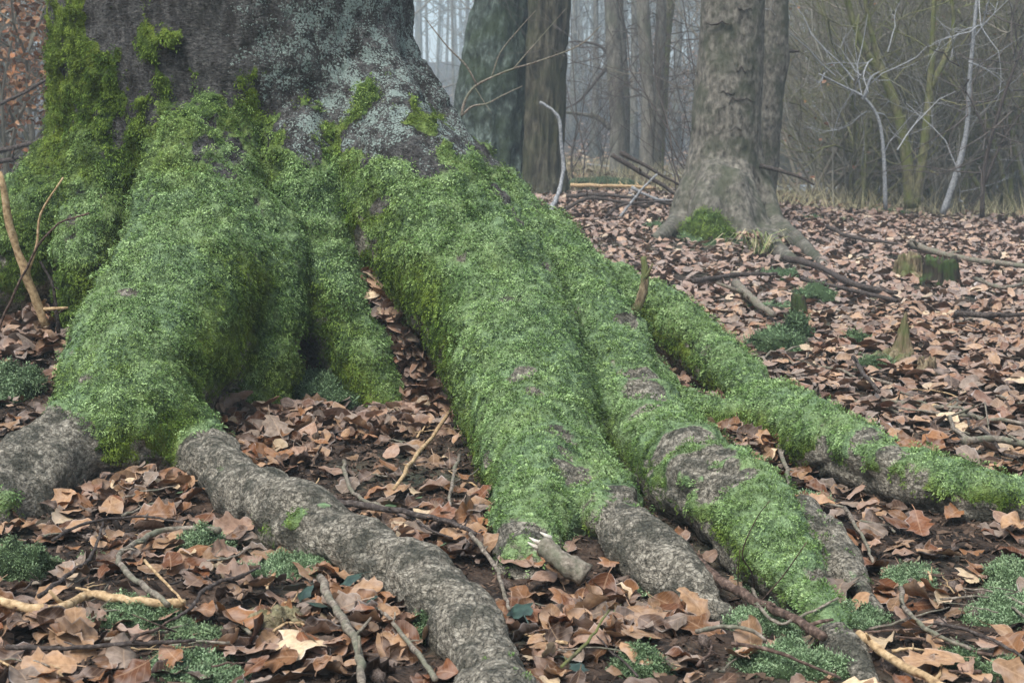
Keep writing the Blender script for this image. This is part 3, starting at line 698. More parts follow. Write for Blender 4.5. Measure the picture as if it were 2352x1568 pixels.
SPARSE = [(1020, 1040, 110, 90, .55), (2150, 1180, 260, 130, .55), (2200, 1380, 240, 120, .6), (300, 1395, 260, 45, .85), (450, 1530, 260, 60, .6), (250, 1484, 250, 16, .8), (620, 1420, 110, 50, .8), (1780, 1480, 160, 110, .75), (60, 880, 110, 80, .7), (1500, 1440, 200, 60, .3), (760, 890, 110, 60, .8)]
x, d = scatter(17500, 2.15, 8.0, 0.42)
k = rng.uniform(0, 1, len(x)) < leaf_density(x, d); x, d = x[k], d[k]
P = np.stack([x, d, gz(x, d) + 0.006 + rng.beta(1.2, 2.6, len(x)) * 0.042], 1)
tilt = np.full(len(P), 0.30)
# deeper drifts against the roots: (x, y, radius in metres, number, pile height)
PILES = [(965, 930, .14, 70, .07), (955, 850, .12, 90, .05), (925, 770, .11, 90, .05), (890, 700, .10, 90, .05), (862, 645, .08, 80, .05), (850, 615, .06, 50, .04), (560, 965, .17, 120, .07), (650, 955, .16, 100, .06), (760, 990, .2, 90, .05), (860, 980, .18, 80, .05),
         (290, 1085, .13, 90, .08), (330, 1120, .15, 90, .06), (230, 1150, .13, 60, .05), (1500, 815, .2, 90, .06), (1600, 860, .16, 70, .06), (1680, 1015, .14, 70, .05), (1760, 1050, .16, 60, .05), (1480, 720, .12, 40, .06), (80, 740, .22, 90, .06), (30, 790, .25, 90, .05),
         (700, 1490, .16, 60, .04), (860, 1470, .16, 60, .04), (1240, 1480, .18, 70, .04), (1440, 1420, .14, 50, .04), (1960, 1390, .1, 30, .05), (600, 1060, .18, 60, .04), (1010, 1220, .16, 60, .04), (40, 1480, .2, 60, .04)]
pp = []
for (px, py, R, n, hh) in PILES:
    c = ground_pt(px, py); a = rng.uniform(0, 6.28, n); rr = R * np.sqrt(rng.uniform(0, 1, n)); qx, qy = c[0] + rr * np.cos(a), c[1] + rr * np.sin(a)
    pp.append(np.stack([qx, qy, gz(qx, qy) + 0.01 + rng.uniform(0, 1, n) * hh * (1.1 - rr / R)], 1))
pp = np.vstack(pp); P = np.vstack([P, pp]); tilt = np.concatenate([tilt, np.full(len(pp), 0.55)])
sd_ = sdf(P); ok = sd_ > 0.012; P, tilt, sd_ = P[ok], tilt[ok], sd_[ok]
n = len(P)
sh = np.where(rng.uniform(0, 1, n) < 0.80, rng.integers(0, 14, n), rng.integers(14, 20, n))
S = np.where(sh < 14, rng.normal(0.071, 0.013, n), rng.normal(0.096, 0.018, n)).clip(0.03, 0.14)
bits = rng.uniform(0, 1, n) < 0.16; S[bits] *= rng.uniform(0.35, 0.65, bits.sum())
lean = grad(P) * np.array([1, 1, 0.2]) * (np.clip(1 - sd_ / 0.07, 0, 1) * 0.7)[:, None]
Fm = frames(n, 0.34, lean)
extra = tilt > 0.5; Fe = frames(int(extra.sum()), 0.75, lean[extra]); Fm[extra] = Fe
ci = rng.choice(len(PNAMES), n, p=PW / PW.sum()); bright = rng.uniform(0.55, 1.12, n)
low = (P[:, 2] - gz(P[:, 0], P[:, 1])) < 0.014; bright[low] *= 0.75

# the largest ones in view become leaves of their own
qx, qy, qz = project(P)
inview = (qx > -20) & (qx < 2372) & (qy > 430) & (qy < 1590)
score = S / qz * np.where(low, 0.75, 1.0) * inview
NAMES = {'flare': 'root flare that leaves the trunk low down', 'heel': 'short mossy heel root', 'knee': 'swollen mossy knee root', 'stubby': 'stout bare root stub', 'snake': 'long bare grey root', 'lobe': 'round mossy root lobe',
         'finger': 'narrow mossy finger root', 'main': 'broad central mossy root', 'toe': 'tapering bare toe root', 'ridge': 'long ridged mossy root', 'spur': 'short dark spur root', 'bridge': 'mossy bridging root', 'far': 'outermost curving root'}
CP = {k_: c[:, :2] for k_, c in CHAINS.items()}; CR = {k_: c[:, 3] for k_, c in CHAINS.items()}
LANDMARKS = [(nm_, *ground_pt(a_, b_)[:2]) for nm_, a_, b_ in (('hollow brown stump', 2085, 640), ('black rotten stump', 2156, 655), ('dark sapling stub', 1838, 735), ('spiky rotten stump', 2062, 840), ('round moss ball', 1965, 790), ('foot of the grey beech', 1660, 560), ('dark moss hummock', 1870, 690), ('low stump remnant', 2128, 860), ('brush pile', 1420, 470), ('hooked grey twig', 300, 1280), ('pale peeled branch', 200, 1380), ('crumbly clod', 630, 1445), ('straight dark twig', 240, 1485), ('thick pale grey twig', 800, 1440), ('broken branch stub', 1290, 1287), ('bark-flecked stick', 2080, 1530), ('pale green moss mound', 2310, 1340), ('dark moss cushion', 1475, 1535), ('broken reddish branch', 1720, 1370), ('smooth grey branch', 2290, 1008), ('pale broken stalk', 105, 748))]
def place_words(p):
    ds = sorted((float(np.min(np.hypot(*(CP[k_] - p[:2]).T) - CR[k_])), k_) for k_ in CP)
    d1, k1 = ds[0]; k2 = ds[1][1]
    if d1 < 0.045: return 'resting against the ' + NAMES[k1]
    if d1 < 0.14: return 'close beside the ' + NAMES[k1]
    if ds[1][0] < 0.35: return 'between the %s and the %s' % (' '.join(NAMES[k1].split()[-3:]), ' '.join(NAMES[k2].split()[-3:]))
    lm = sorted((float(np.hypot(p[0] - q[1], p[1] - q[2])), q[0]) for q in LANDMARKS)
    return 'on open litter nearest the ' + lm[0][1]
LEAFM = []
FINE = [(k, *leaf_shape(k, 15, 7, 100 + i)) for i, k in enumerate(['beech'] * 14 + ['oak'] * 6)]
for (kd, V, Q, uv) in FINE: LEAFM.append(mesh_np(kd + '_leaf', V, Q, M_LEAF_O, True, {'leafuv': uv}))
def leaf_object(p, Fr, s, shp, cidx, br, note=''):
    kd = NEAR[shp][0]; o = obj(kd + '_leaf', LEAFM[shp])
    Mx = Matrix([[*(Fr[i] * s), p[i]] for i in range(3)] + [[0, 0, 0, 1]]); o.matrix_world = Mx
    c = PLIN[cidx] * br; o.color = (*c, 1)
    size = 'large' if s > 0.083 else ('small' if s < 0.058 else 'middle-sized')
    nz_ = Fr[2][2]; st = 'upright' if nz_ < 0.72 else ('tilted' if nz_ < 0.93 else 'flat')
    lab = f'{size} {PNAMES[cidx]} {kd} leaf, {st}, {note or place_words(p)}'
    if len(lab.split()) > 16: lab = lab.replace('middle-sized ', '').replace('low down', '')
    lab = ' '.join(lab.split()[:16])
    tag(o, lab, 'leaf', 'fallen leaves around the great beech')
    return o
HAND = [(285, 1050, .115, 0, 4, .9, .25, .04), (690, 1478, .150, 15, 4, 1.05, .2, .03), (900, 1480, .10, 3, 1, 1, .4, .03), (120, 1420, .10, 16, 2, .95, .2, .03), (300, 1452, .09, 14, 2, .9, .1, .03), (455, 1400, .085, 2, 0, 1.0, .7, .03),
        (560, 1490, .15, 17, 2, .9, .25, .02), (1945, 1385, .10, 5, 1, 1.0, .3, .03), (2040, 1370, .085, 8, 0, 1, .2, .02), (2150, 1480, .09, 9, 1, 1.05, .3, .03), (1480, 1500, .10, 4, 1, 1, .5, .03), (1400, 1290, .075, 15, 0, 1, .5, .03), (1645, 855, .12, 18, 6, .75, 1.0, .06),
        (505, 970, .09, 1, 0, .9, .6, .05), (820, 970, .10, 16, 1, 1, .5, .05), (750, 1300, .075, 6, 0, 1.05, .4, .03), (2170, 1270, .07, 7, 1, 1.1, .2, .02), (2330, 1200, .09, 2, 1, 1.1, .5, .04), (1420, 1450, .085, 10, 1, 1.1, .3, .03), (1355, 1470, .09, 19, 2, .9, .4, .03), (30, 1500, .10, 11, 3, 1.0, .4, .03), (1440, 715, .08, 3, 0, .9, .5, .05)]
for (px, py, s, shp, cidx, br, tl, lift) in HAND:
    p = ground_pt(px, py, lift)
    sd0 = sdf(p[None])[0]
    if sd0 < 0.02: p = p + grad(p[None])[0] * (0.03 - sd0)
    leaf_object(p, frames(1, tl * 0.7)[0], s, shp, cidx, br)
order = np.argsort(-score)[:278]; single = np.zeros(n, bool); single[order] = True
for i in order: leaf_object(P[i], Fm[i], float(S[i]), int(sh[i]), int(ci[i]), float(bright[i]))
r_ = ~single
near_ = r_ & (P[:, 1] < 4.6); far_ = r_ & ~near_
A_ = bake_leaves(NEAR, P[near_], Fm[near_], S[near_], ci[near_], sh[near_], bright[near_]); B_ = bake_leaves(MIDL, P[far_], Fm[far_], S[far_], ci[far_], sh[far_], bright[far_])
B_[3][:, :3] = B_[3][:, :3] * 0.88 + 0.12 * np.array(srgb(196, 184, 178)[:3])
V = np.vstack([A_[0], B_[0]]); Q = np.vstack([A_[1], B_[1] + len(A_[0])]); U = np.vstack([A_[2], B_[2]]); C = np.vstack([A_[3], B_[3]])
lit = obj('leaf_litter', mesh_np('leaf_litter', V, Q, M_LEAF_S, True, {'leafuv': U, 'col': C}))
tag(lit, 'brown beech and oak leaf litter between the mossy roots', 'leaf litter', kind='stuff')

# litter further back
x, d = scatter(46000, 8.0, 19.5, 0.44); edge = 15.2 + 3.0 * sstep(3.0, -1.0, x)
k = (rng.uniform(0, 1, len(x)) < 0.35 + 0.6 * leaf_density(x, d)) & (d < edge + rng.normal(0, .6, len(x))); x, d = x[k], d[k]
P2 = np.stack([x, d, gz(x, d) + 0.008 + rng.beta(1.2, 2.2, len(x)) * 0.05], 1); n2 = len(P2)
ci2 = rng.choice(len(PNAMES), n2, p=PW / PW.sum()); b2 = rng.uniform(0.6, 1.15, n2)
V, Q, U, C = bake_leaves(FARL, P2, frames(n2, 0.38), rng.normal(0.074, 0.012, n2).clip(.05, .11), ci2, rng.integers(0, 8, n2), b2)
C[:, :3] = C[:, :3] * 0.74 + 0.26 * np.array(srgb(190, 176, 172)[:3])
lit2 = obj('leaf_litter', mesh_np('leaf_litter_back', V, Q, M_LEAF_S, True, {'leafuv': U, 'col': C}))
tag(lit2, 'paler carpet of fallen leaves spreading back to the thicket', 'leaf litter', kind='stuff')

# humus crumbs and husk bits on the bare soil
x, d = scatter(30000, 2.15, 5.6, 0.40); z = gz(x, d); Pc = np.stack([x, d, z + 0.003], 1); k = sdf(Pc) > 0.0; Pc = Pc[k]; n3 = len(Pc)
Fc = frames(n3, 0.8); s = rng.lognormal(math.log(0.0075), 0.45, n3); asp = rng.uniform(0.25, 1.0, n3)
tet = np.array([[-1, -.6, -.2], [1, -.5, -.1], [.8, .6, 0], [-.9, .5, .1], [0, 0, .55]])
W = np.stack([s, s * asp, s * 0.7], 1)
V = np.einsum('nij,nvj->nvi', Fc, tet[None] * W[:, None, :]) + Pc[:, None, :]
Q = (np.array([[0, 1, 4, 4], [1, 2, 4, 4], [2, 3, 4, 4], [3, 0, 4, 4]]))
tri = np.array([[0, 1, 4], [1, 2, 4], [2, 3, 4], [3, 0, 4]])
Q = (tri[None] + (np.arange(n3) * 5)[:, None, None]).reshape(-1, 3)
cr = obj('humus_crumbs', mesh_np('humus_crumbs', V.reshape(-1, 3), Q, M_CRUMB, False, {'var': np.repeat(rng.uniform(0, 1, n3), 5)}))
tag(cr, 'dark crumbs of bark and leaf mould strewn over the soil', 'litter', kind='stuff')

# ------------------------------------------------------------------ sticks and twigs
def wobble(P, amp):
    P = np.array(P, float); P[1:-1] += rng.normal(0, amp, (len(P) - 2, 3)); return P
def stick(name, px, hw, mat, label, lift=0.012, free=None, cat='twig', group='twigs on the forest floor', knots=2, taper=0.6, depth=None, sub=5, side=()):
    """px: picture points along the stick; it lies on the ground unless depth gives its distance"""
    pts = []
    for i, (a, b) in enumerate(px):
        if depth is not None:
            dd = depth[i] if isinstance(depth, (list, tuple)) else depth
            pts.append(at(a, b, dd))
        else:
            p = ground_pt(a, b, lift + (.018 if b > 900 else .03)); s0 = sdf(p[None])[0]
            if s0 < 0.012: p = p + grad(p[None])[0] * (0.015 - s0)
            pts.append(p)
    pts = np.array(pts); C = catmull(pts, sub); L = np.linalg.norm(pts[-1] - pts[0])
    C = wobble(C, 0.0018 * min(1.5, L * 2)); ds = np.linalg.norm(C - CAMP, axis=1)
    R = hw * ds.mean() / F * np.linspace(1, taper, len(C)) * (1 + 0.10 * rng.normal(0, 1, len(C)).clip(-1.5, 1.5))
    b0 = C[0].copy(); e = empty(name, b0); mb = MB(); mb.tube(C - b0, R, 8, 0.08)
    obj('stem', mb.mesh('stem', mat), e)
    for q in range(knots):
        i = int(rng.integers(1, len(C) - 1)); dirv = rng.normal(0, 1, 3); dirv[2] = abs(dirv[2]) * .6 + .2; dirv /= np.linalg.norm(dirv)
        t = MB(); ln = R[i] * rng.uniform(2.5, 7); t.tube(np.array([C[i] - b0, C[i] - b0 + dirv * ln * .5, C[i] - b0 + dirv * ln + rng.normal(0, ln * .12, 3)]), [R[i] * .5, R[i] * .42, R[i] * .3], 6)
        obj('side_shoot', t.mesh('side_shoot', mat), e)
    for sp in side:
        sp_pts = [at(a, b, (depth[0] if isinstance(depth, (list, tuple)) else depth)) if depth is not None else ground_pt(a, b, lift) for a, b, in sp[0]]
        c2 = catmull(sp_pts, 4) - b0; t = MB(); t.tube(c2, sp[1] * ds.mean() / F * np.linspace(1, .5, len(c2)), 6, .05); obj('side_shoot', t.mesh('side_shoot', mat), e)
    tag(e, label, cat, group); return e
stick('peeled_branch', [(-30, 1372), (70, 1398), (140, 1398), (200, 1365), (300, 1380), (425, 1385)], 11, M_PALETW, 'pale peeled branch with cut end lying over low moss', .02, cat='branch', taper=.9)
stick('twig', [(15, 1485), (150, 1488), (300, 1478), (450, 1468)], 6.5, M_DARKTW, 'straight dark twig lying below the peeled branch', .03)
stick('twig', [(505, 1218), (400, 1214), (340, 1230), (275, 1275), (290, 1315), (340, 1350), (385, 1388)], 7, M_GREYTW, 'ringed grey twig bent like a hook beside the long bare root', .025, taper=.9)
stick('twig', [(735, 1325), (760, 1380), (800, 1440), (825, 1500), (832, 1575)], 10, M_GREYTW, 'thick pale grey twig leaning over dark ivy leaves', .05, taper=.85)
stick('straw_stalk', [(1035, 943), (960, 1040), (905, 1122)], 5, M_PALETW, 'straight straw-coloured stalk lying in the pocket of leaves', .04, knots=1, taper=.8)
stick('twig', [(720, 1148), (830, 1160), (950, 1180), (1040, 1200), (1092, 1226)], 8.5, M_DARKTW, 'long dark forked twig behind the long bare root', .03, side=[([(1092, 1226), (1060, 1275)], 7), ([(930, 1175), (985, 1215), (1040, 1235)], 4)])
stick('twig', [(790, 1058), (800, 1110), (840, 1150), (900, 1168)], 6, M_GREYTW, 'grey lichened twig curving in to the dark forked twig', .025)
stick('twig', [(1056, 1045), (1036, 1120), (1030, 1182)], 5, M_GREYTW, 'short grey twig lying beside the broad central mossy root', .03, side=[([(1036, 1110), (1090, 1085), (1115, 1050)], 2.5)])
stick('branch', [(1560, 1265), (1640, 1320), (1720, 1370), (1800, 1405), (1892, 1462)], 11.5, M_REDTW, 'reddish brown branch with broken end propped on the ridged root', .035, cat='branch', taper=.95)
stick('peeled_stick', [(1962, 1465), (2040, 1507), (2130, 1556), (2200, 1592)], 10, M_PALETW, 'pale bark-flecked stick lying on frosty moss', .02, cat='branch', taper=.9)
stick('twig', [(1680, 1478), (1760, 1490), (1850, 1522), (1930, 1556)], 5, M_REDTW, 'thin red twig crossing the moss below the broken reddish branch', .03)
stick('twig', [(1600, 1450), (1660, 1438), (1720, 1445), (1760, 1470)], 6, M_GREYTW, 'grey brown twig arched over leaves by the tapering bare toe root', .03)
stick('twig', [(1728, 1352), (1745, 1395), (1790, 1430), (1850, 1420), (1905, 1405)], 4.5, M_GREYTW, 'blue grey forked twig on moss at the end of the ridged root', .03, side=[([(1790, 1430), (1770, 1410), (1840, 1398)], 3.5)])
stick('twig', [(1940, 1165), (1985, 1240), (2006, 1292)], 5, M_GREYTW, 'grey twig lying on dark soil past the short dark spur root', .02, side=[([(1940, 1165), (1880, 1150), (1820, 1128)], 4), ([(1975, 1195), (2060, 1210), (2110, 1218)], 3)])
stick('branch', [(2215, 1012), (2290, 1008), (2360, 1022), (2440, 1040)], 10, M_GREYTW, 'smooth grey branch arching over litter beyond the outermost root', .035, cat='branch')
stick('twig', [(1790, 1022), (1806, 1080), (1812, 1124)], 6, M_GREYTW, 'crooked twig standing in the drift under the outermost root', .03, side=[([(1806, 1085), (1740, 1065), (1680, 1050)], 4)])
stick('twig', [(90, 1368), (165, 1315), (222, 1258), (236, 1190)], 5, M_DARKTW, 'thin black twig curving upward beside the stout root stub', .03)
stick('straw_stalk', [(332, 1286), (380, 1335), (420, 1382)], 4, M_PALETW, 'thin pale straw above the peeled branch', .03, knots=0)
stick('twig', [(1000, 1560), (960, 1500), (905, 1430), (870, 1400)], 7, M_GREYTW, 'grey twig running along the near flank of the long bare root', .03)
stick('twig', [(1080, 1225), (1130, 1290), (1155, 1350), (1170, 1400)], 6, M_GREYTW, 'pale crooked twig between the long bare root and the broken stub', .03)
stick('twig', [(1290, 1530), (1360, 1460), (1400, 1400)], 4, M_STEM, 'greenish thin twig standing among oak leaves', .05)
stick('twig', [(2090, 1420), (2200, 1440), (2300, 1480), (2370, 1520)], 5, M_DARKTW, 'dark twig among beech husks on black soil', .02)
stick('twig', [(2070, 1350), (2080, 1400), (2140, 1450), (2230, 1490)], 6, M_GREYTW, 'bent grey twig behind a pile of pale leaves', .025)
stick('twig', [(560, 1320), (480, 1345), (440, 1395), (400, 1420)], 5.5, M_DARKTW, 'knobbly dark twig touching the peeled branch', .03, side=[([(560, 1320), (600, 1300)], 4)])
stick('twig', [(120, 1240), (200, 1200), (330, 1185), (420, 1200)], 4, M_DARKTW, 'slim dark twig under the leaf drift of the knee root', .05)
stick('dead_stalk', [(105, 748), (70, 655), (32, 545), (-4, 395)], 10, M_PALETW, 'tall pale broken stalk standing before the mossy root flare', depth=[5.02, 5.0, 4.98, 4.95], cat='stalk', group='stalks by the trunk', taper=.8, knots=1, side=[([(66, 620), (85, 560), (94, 490), (145, 408)], 4)])
stick('bramble_stem', [(-10, 770), (50, 640), (120, 525), (205, 490)], 3.2, M_REDTW, 'thin dark bramble stem arching over the pale stalk', depth=[5.02, 4.98, 4.95, 4.95], cat='stalk', group='stalks by the trunk', knots=3)
stick('dead_stalk', [(135, 765), (122, 660), (92, 600)], 4.5, M_DARKTW, 'short dark dead stalk beside the pale broken stalk', depth=5.05, cat='stalk', group='stalks by the trunk')
stick('twig', [(287, 520), (293, 590), (290, 650)], 3.5, M_DARKTW, 'tiny black twig caught in the groove of the heel root', depth=[5.22, 5.2, 5.16], knots=0)
stick('antler_branch', [(1432, 800), (1440, 745), (1470, 690), (1482, 640), (1478, 590)], 17, M_ROT, 'upright antler-like dead branch wedged between mossy roots', depth=[4.98, 4.99, 5.0, 5.02, 5.04], cat='branch', taper=.4, knots=0, side=[([(1440, 745), (1418, 715), (1412, 700)], 14), ([(1482, 640), (1500, 605)], 4)])
# broken grey stub with torn white end
st = stick('broken_branch', [(1345, 1322), (1290, 1287), (1243, 1248)], 25, M_GREYTW, 'short thick broken branch with torn white end by the toe root', .045, cat='branch', knots=0, taper=.9, depth=[2.98, 3.0, 3.03])
c0 = at(1242, 1247, 3.03) - np.array(st.location); mb = MB()
for _ in range(12):
    o_ = rng.normal(0, .008, 3); mb.tube(np.array([c0 + o_ + [.012, 0, -.006], c0 + o_, c0 + o_ + np.array([-.014, -.004, .010]) * rng.uniform(.5, 1.3)]), [.006, .005, .001], 5)
obj('torn_end', mb.mesh('torn_end', simple('torn_white_wood', (196, 186, 170), (232, 226, 214), 90)), st)
# seedling stems standing before the ridged root
sd1 = empty('bare_seedling', tuple(ground_pt(1690, 1510)))
for (pts, w) in (([(1690, 1510), (1700, 1440), (1740, 1390), (1800, 1320), (1852, 1245)], 3), ([(1735, 1400), (1728, 1320), (1705, 1270), (1738, 1190), (1768, 1150)], 2.5), ([(1700, 1440), (1695, 1330), (1700, 1262)], 2.2)):
    dd = [3.0 - 0.06 * i for i in range(len(pts))]; c_ = catmull([at(a, b, e) for (a, b), e in zip(pts, dd)], 5) - np.array(sd1.location); mb = MB(); mb.tube(c_, w * 2.9 / F * np.linspace(1, .4, len(c_)), 6, .08); obj('stem', mb.mesh('stem', M_REDTW), sd1)
tag(sd1, 'leafless dark seedling standing before the ridged mossy root', 'seedling')

# scattered small twigs: own labels by kind and place
kinds = [(M_DARKTW, 'black'), (M_REDTW, 'red brown'), (M_GREYTW, 'grey'), (M_GREYTW, 'ash grey'), (M_PALETW, 'straw-coloured')]
cnt = 0; tries = 0
while cnt < 150 and tries < 1300:
    tries += 1; px, py = rng.uniform(0, 2352), rng.uniform(900, 1560) if cnt < 110 else rng.uniform(560, 1000)
    if cnt >= 110: px = rng.uniform(1400, 2352)
    p = ground_pt(px, py, .012)
    if sdf(p[None])[0] < .04 or p[1] > 12: continue
    L = rng.uniform(.05, .22) if cnt < 110 else rng.uniform(.25, .9); a = rng.uniform(0, 3.14); v = np.array([math.cos(a), math.sin(a), 0]) * L / 2
    pts = [p - v, p + rng.normal(0, L * .06, 3) * [1, 1, 0], p + v]
    for q in pts: q[2] = gz(q[0], q[1])[0] + rng.uniform(.012, .035)
    if min(sdf(np.array(pts))) < .01: continue
    C = wobble(catmull(pts, 4), L * .012); R = rng.uniform(.0016, .0045) * (1 if cnt < 110 else 2.2) * np.linspace(1, .5, len(C)); mb = MB(); mb.tube(C - C[0], R, 6, .12)
    b = C[4] - C[0]; mb.tube(np.array([b, b + rng.normal(0, L * .10, 3) * [1, 1, .4], b + rng.normal(0, L * .16, 3) * [1, 1, .4] + [0, 0, .01]]), [R[4] * .7, R[4] * .6, R[4] * .3], 5)
    mt, cn = kinds[int(rng.integers(0, 5))]
    o = obj('twig', mb.mesh('twig', mt), None, tuple(C[0]))
    ln = 'tiny' if L < .09 else ('short' if L < .15 else ('slender' if L < .3 else 'long fallen'))
    tag(o, f'{ln} {cn} forked twig {place_words(p)}', 'twig', 'twigs on the forest floor'); cnt += 1
# ------------------------------------------------------------------ moss cushions on the ground
def cushion(px, py, rx, ry, label, frost_=0.6, tone=0.5, n=900, blade=(.004, .010), group='moss cushions', lift=0.0, name='moss_clump', base=None, mat=None):
    c = ground_pt(px, py) if base is None else np.array(base); ds = np.linalg.norm(c - CAMP); m_ = ds / F
    s_ = sdf(c[None])[0]
    if s_ < 0.0: c = c + grad(c[None])[0] * (-s_)
    ax, ay, hz = rx * m_, rx * m_ * 0.85, max(ry * m_ * 1.05, .016)
    nu, nv = 22, 9; th = np.arange(nu) * 2 * math.pi / nu; ph = np.linspace(0.02, 1, nv) * math.pi / 2
    V = []
    for b in ph:
        for a in th: V.append([math.sin(b) * math.cos(a) * ax, math.sin(b) * math.sin(a) * ay, (math.cos(b) ** 0.8) * hz])
    V = np.array(V); q = V / max(ax, .02)
    nz1 = fbm(q * 1.6 + c * 3, 3, 401); V[:, :2] *= (1 + 0.95 * nz1)[:, None]; V[:, 2] *= 1 + 0.8 * fbm(q * 2.6 + c * 5, 3, 405)
    gl = gz(V[:, 0] + c[0], V[:, 1] + c[1]) - c[2]; V[:, 2] += np.clip(gl, -.05, .08) - 0.008
    i = np.arange(nv - 1)[:, None] * nu + np.arange(nu)[None]; j = np.arange(nv - 1)[:, None] * nu + ((np.arange(nu) + 1) % nu)[None]
    Q = np.stack([i.ravel(), (i + nu).ravel(), (j + nu).ravel(), j.ravel()], 1)
    VN = V / np.array([ax * ax, ay * ay, hz * hz]); VN[:, 2] = np.abs(VN[:, 2]); VN /= np.linalg.norm(VN, axis=1)[:, None] + 1e-9
    e = empty(name, tuple(c))
    obj('cushion', mesh_np('cushion', V, Q, mat or M_CMOSS, True, {'var': np.full(len(V), 0.06), 'frost': np.full(len(V), frost_ * .35), 'nrm': VN}), e)
    a, b, c3, d3 = (V[Q[:, k]] for k in range(4)); N = np.cross(c3 - a, d3 - b); ln = np.linalg.norm(N, axis=1); N /= ln[:, None] + 1e-12
    if N[:, 2].mean() < 0: N = -N
    nc = max(40, int(n * min(1.4, (rx * ry) / 2200.0) ** 0.7)); per = 5
    k = rng.choice(len(Q), nc, p=ln / ln.sum()); s, t = rng.uniform(0, 1, (2, nc, 1)); Pp = (a[k] * (1 - s) + b[k] * s) * (1 - t) + (d3[k] * (1 - s) + c3[k] * s) * t
    sc = np.clip(ds / 4.0, .8, 1.8) * rng.uniform(.7, 1.4, nc); rep = lambda x: np.repeat(x, per, axis=0); nn = nc * per
    hd = N[k] * 0.55 + rng.normal(0, .55, (nc, 3)); D = rep(hd) + rng.normal(0, .5, (nn, 3)); D /= np.linalg.norm(D, axis=1)[:, None]
    Pb = rep(Pp) + rng.normal(0, .005, (nn, 3)) * rep(sc)[:, None]
    L = rng.uniform(*blade, nn) * rep(sc); W = rng.uniform(.0016, .0032, nn) * rep(sc); ct = np.clip(tone + .06 + rng.normal(0, .22, nc), 0, 1); cf = np.clip(frost_ + .22 + rng.normal(0, .2, nc), 0, 1)
    V2, Q2, va, fa, bn = blades(Pb, rep(N[k]), D, L, W, rep(cf), rep(ct))
    o = obj('shoots', mesh_np('shoots', V2, Q2, mat or M_CMOSS, False, {'var': va, 'frost': fa, 'nrm': bn}), e); o['kind'] = 'stuff'
    tag(e, label, 'moss', group); return e
for a in CUSH_NEAR:
    cushion(*a, n=1300)
for a in CUSH_FAR:
    cushion(*a, n=420, blade=(.006, .013))

# ------------------------------------------------------------------ ivy, herbs, husks, cups, clod
def ivy_mesh(lobed):
    a = np.linspace(0, 2 * math.pi, 15)[:-1]; r = 1 + (0.22 * np.cos(5 * a) if lobed else 0.06 * np.cos(3 * a)); V = [[0, 0, .06]] + [[math.cos(t) * q * .5, math.sin(t) * q * .46, -.06 * q + .04 * math.sin(3 * t)] for t, q in zip(a, r)]
    T = [[0, i + 1, (i + 1) % 14 + 1] for i in range(14)]
    k = len(V); V += [[-.5, .02, 0], [-.5, -.02, 0], [-.95, -.02, -.12], [-.95, .02, -.12]]; T += [[k, k + 1, k + 2], [k, k + 2, k + 3]]
    return np.array(V), np.array(T)
IV = [mesh_np('ivy_leaf', *ivy_mesh(True), M_IVY), mesh_np('herb_leaf', *ivy_mesh(False), M_HERB)]
for (px, py, s, kd, lab) in [(680, 1345, .055, 0, 'glossy dark ivy leaf beside the crumbly clod'), (738, 1388, .062, 0, 'lobed dark ivy leaf under the thick pale grey twig'), (835, 1372, .058, 0, 'dark ivy leaf between thick grey twig and long bare root'), (848, 1405, .05, 0, 'drooping dark ivy leaf with frosted rim by the leaf drift'),
   (805, 1328, .05, 0, 'dark ivy leaf tucked under the flank of the long bare root'), (700, 1360, .045, 0, 'half hidden ivy leaf next to the lobed ivy leaf'), (1195, 1398, .06, 0, 'dark frosted ivy leaf past the bend of the long bare root'), (1295, 1510, .045, 0, 'dark ivy leaf among oak leaves near the greenish twig'), (1330, 1530, .04, 0, 'small dark ivy leaf beside the rounded moss cushion'),
   (1022, 1248, .03, 1, 'small round frosted green leaf before the dark forked twig'), (898, 1158, .034, 1, 'green frosted leaf draped on the dark forked twig'), (960, 1142, .026, 1, 'tiny green leaf near the straw-coloured stalk'), (1160, 1050, .026, 1, 'tiny round leaf at the foot of the broad central root'), (412, 1130, .026, 1, 'yellow green leaf on the drift by the knee root'),
   (1330, 1218, .03, 1, 'green leaf behind the broken branch stub'), (1415, 1395, .03, 1, 'small green clover-like leaf beside the pale moss cushion'), (720, 905, .03, 1, 'green creeping leaf under the root hollow'), (790, 860, .028, 1, 'round creeping leaf near the finger root'), (850, 905, .03, 1, 'creeping leaf on the foot of the finger root'), (1075, 980, .035, 1, 'folded green leaf clinging to the broad central root')]:
    p = ground_pt(px, py, .035); s0 = sdf(p[None])[0]
    if s0 < .01: p = p + grad(p[None])[0] * (.012 - s0)
    o = obj('ivy_leaf' if kd == 0 else 'herb_leaf', IV[kd]); Fr = frames(1, .45)[0]
    o.matrix_world = Matrix([[*(Fr[i] * s), p[i]] for i in range(3)] + [[0, 0, 0, 1]]); tag(o, lab, 'leaf', 'green leaves on the floor')
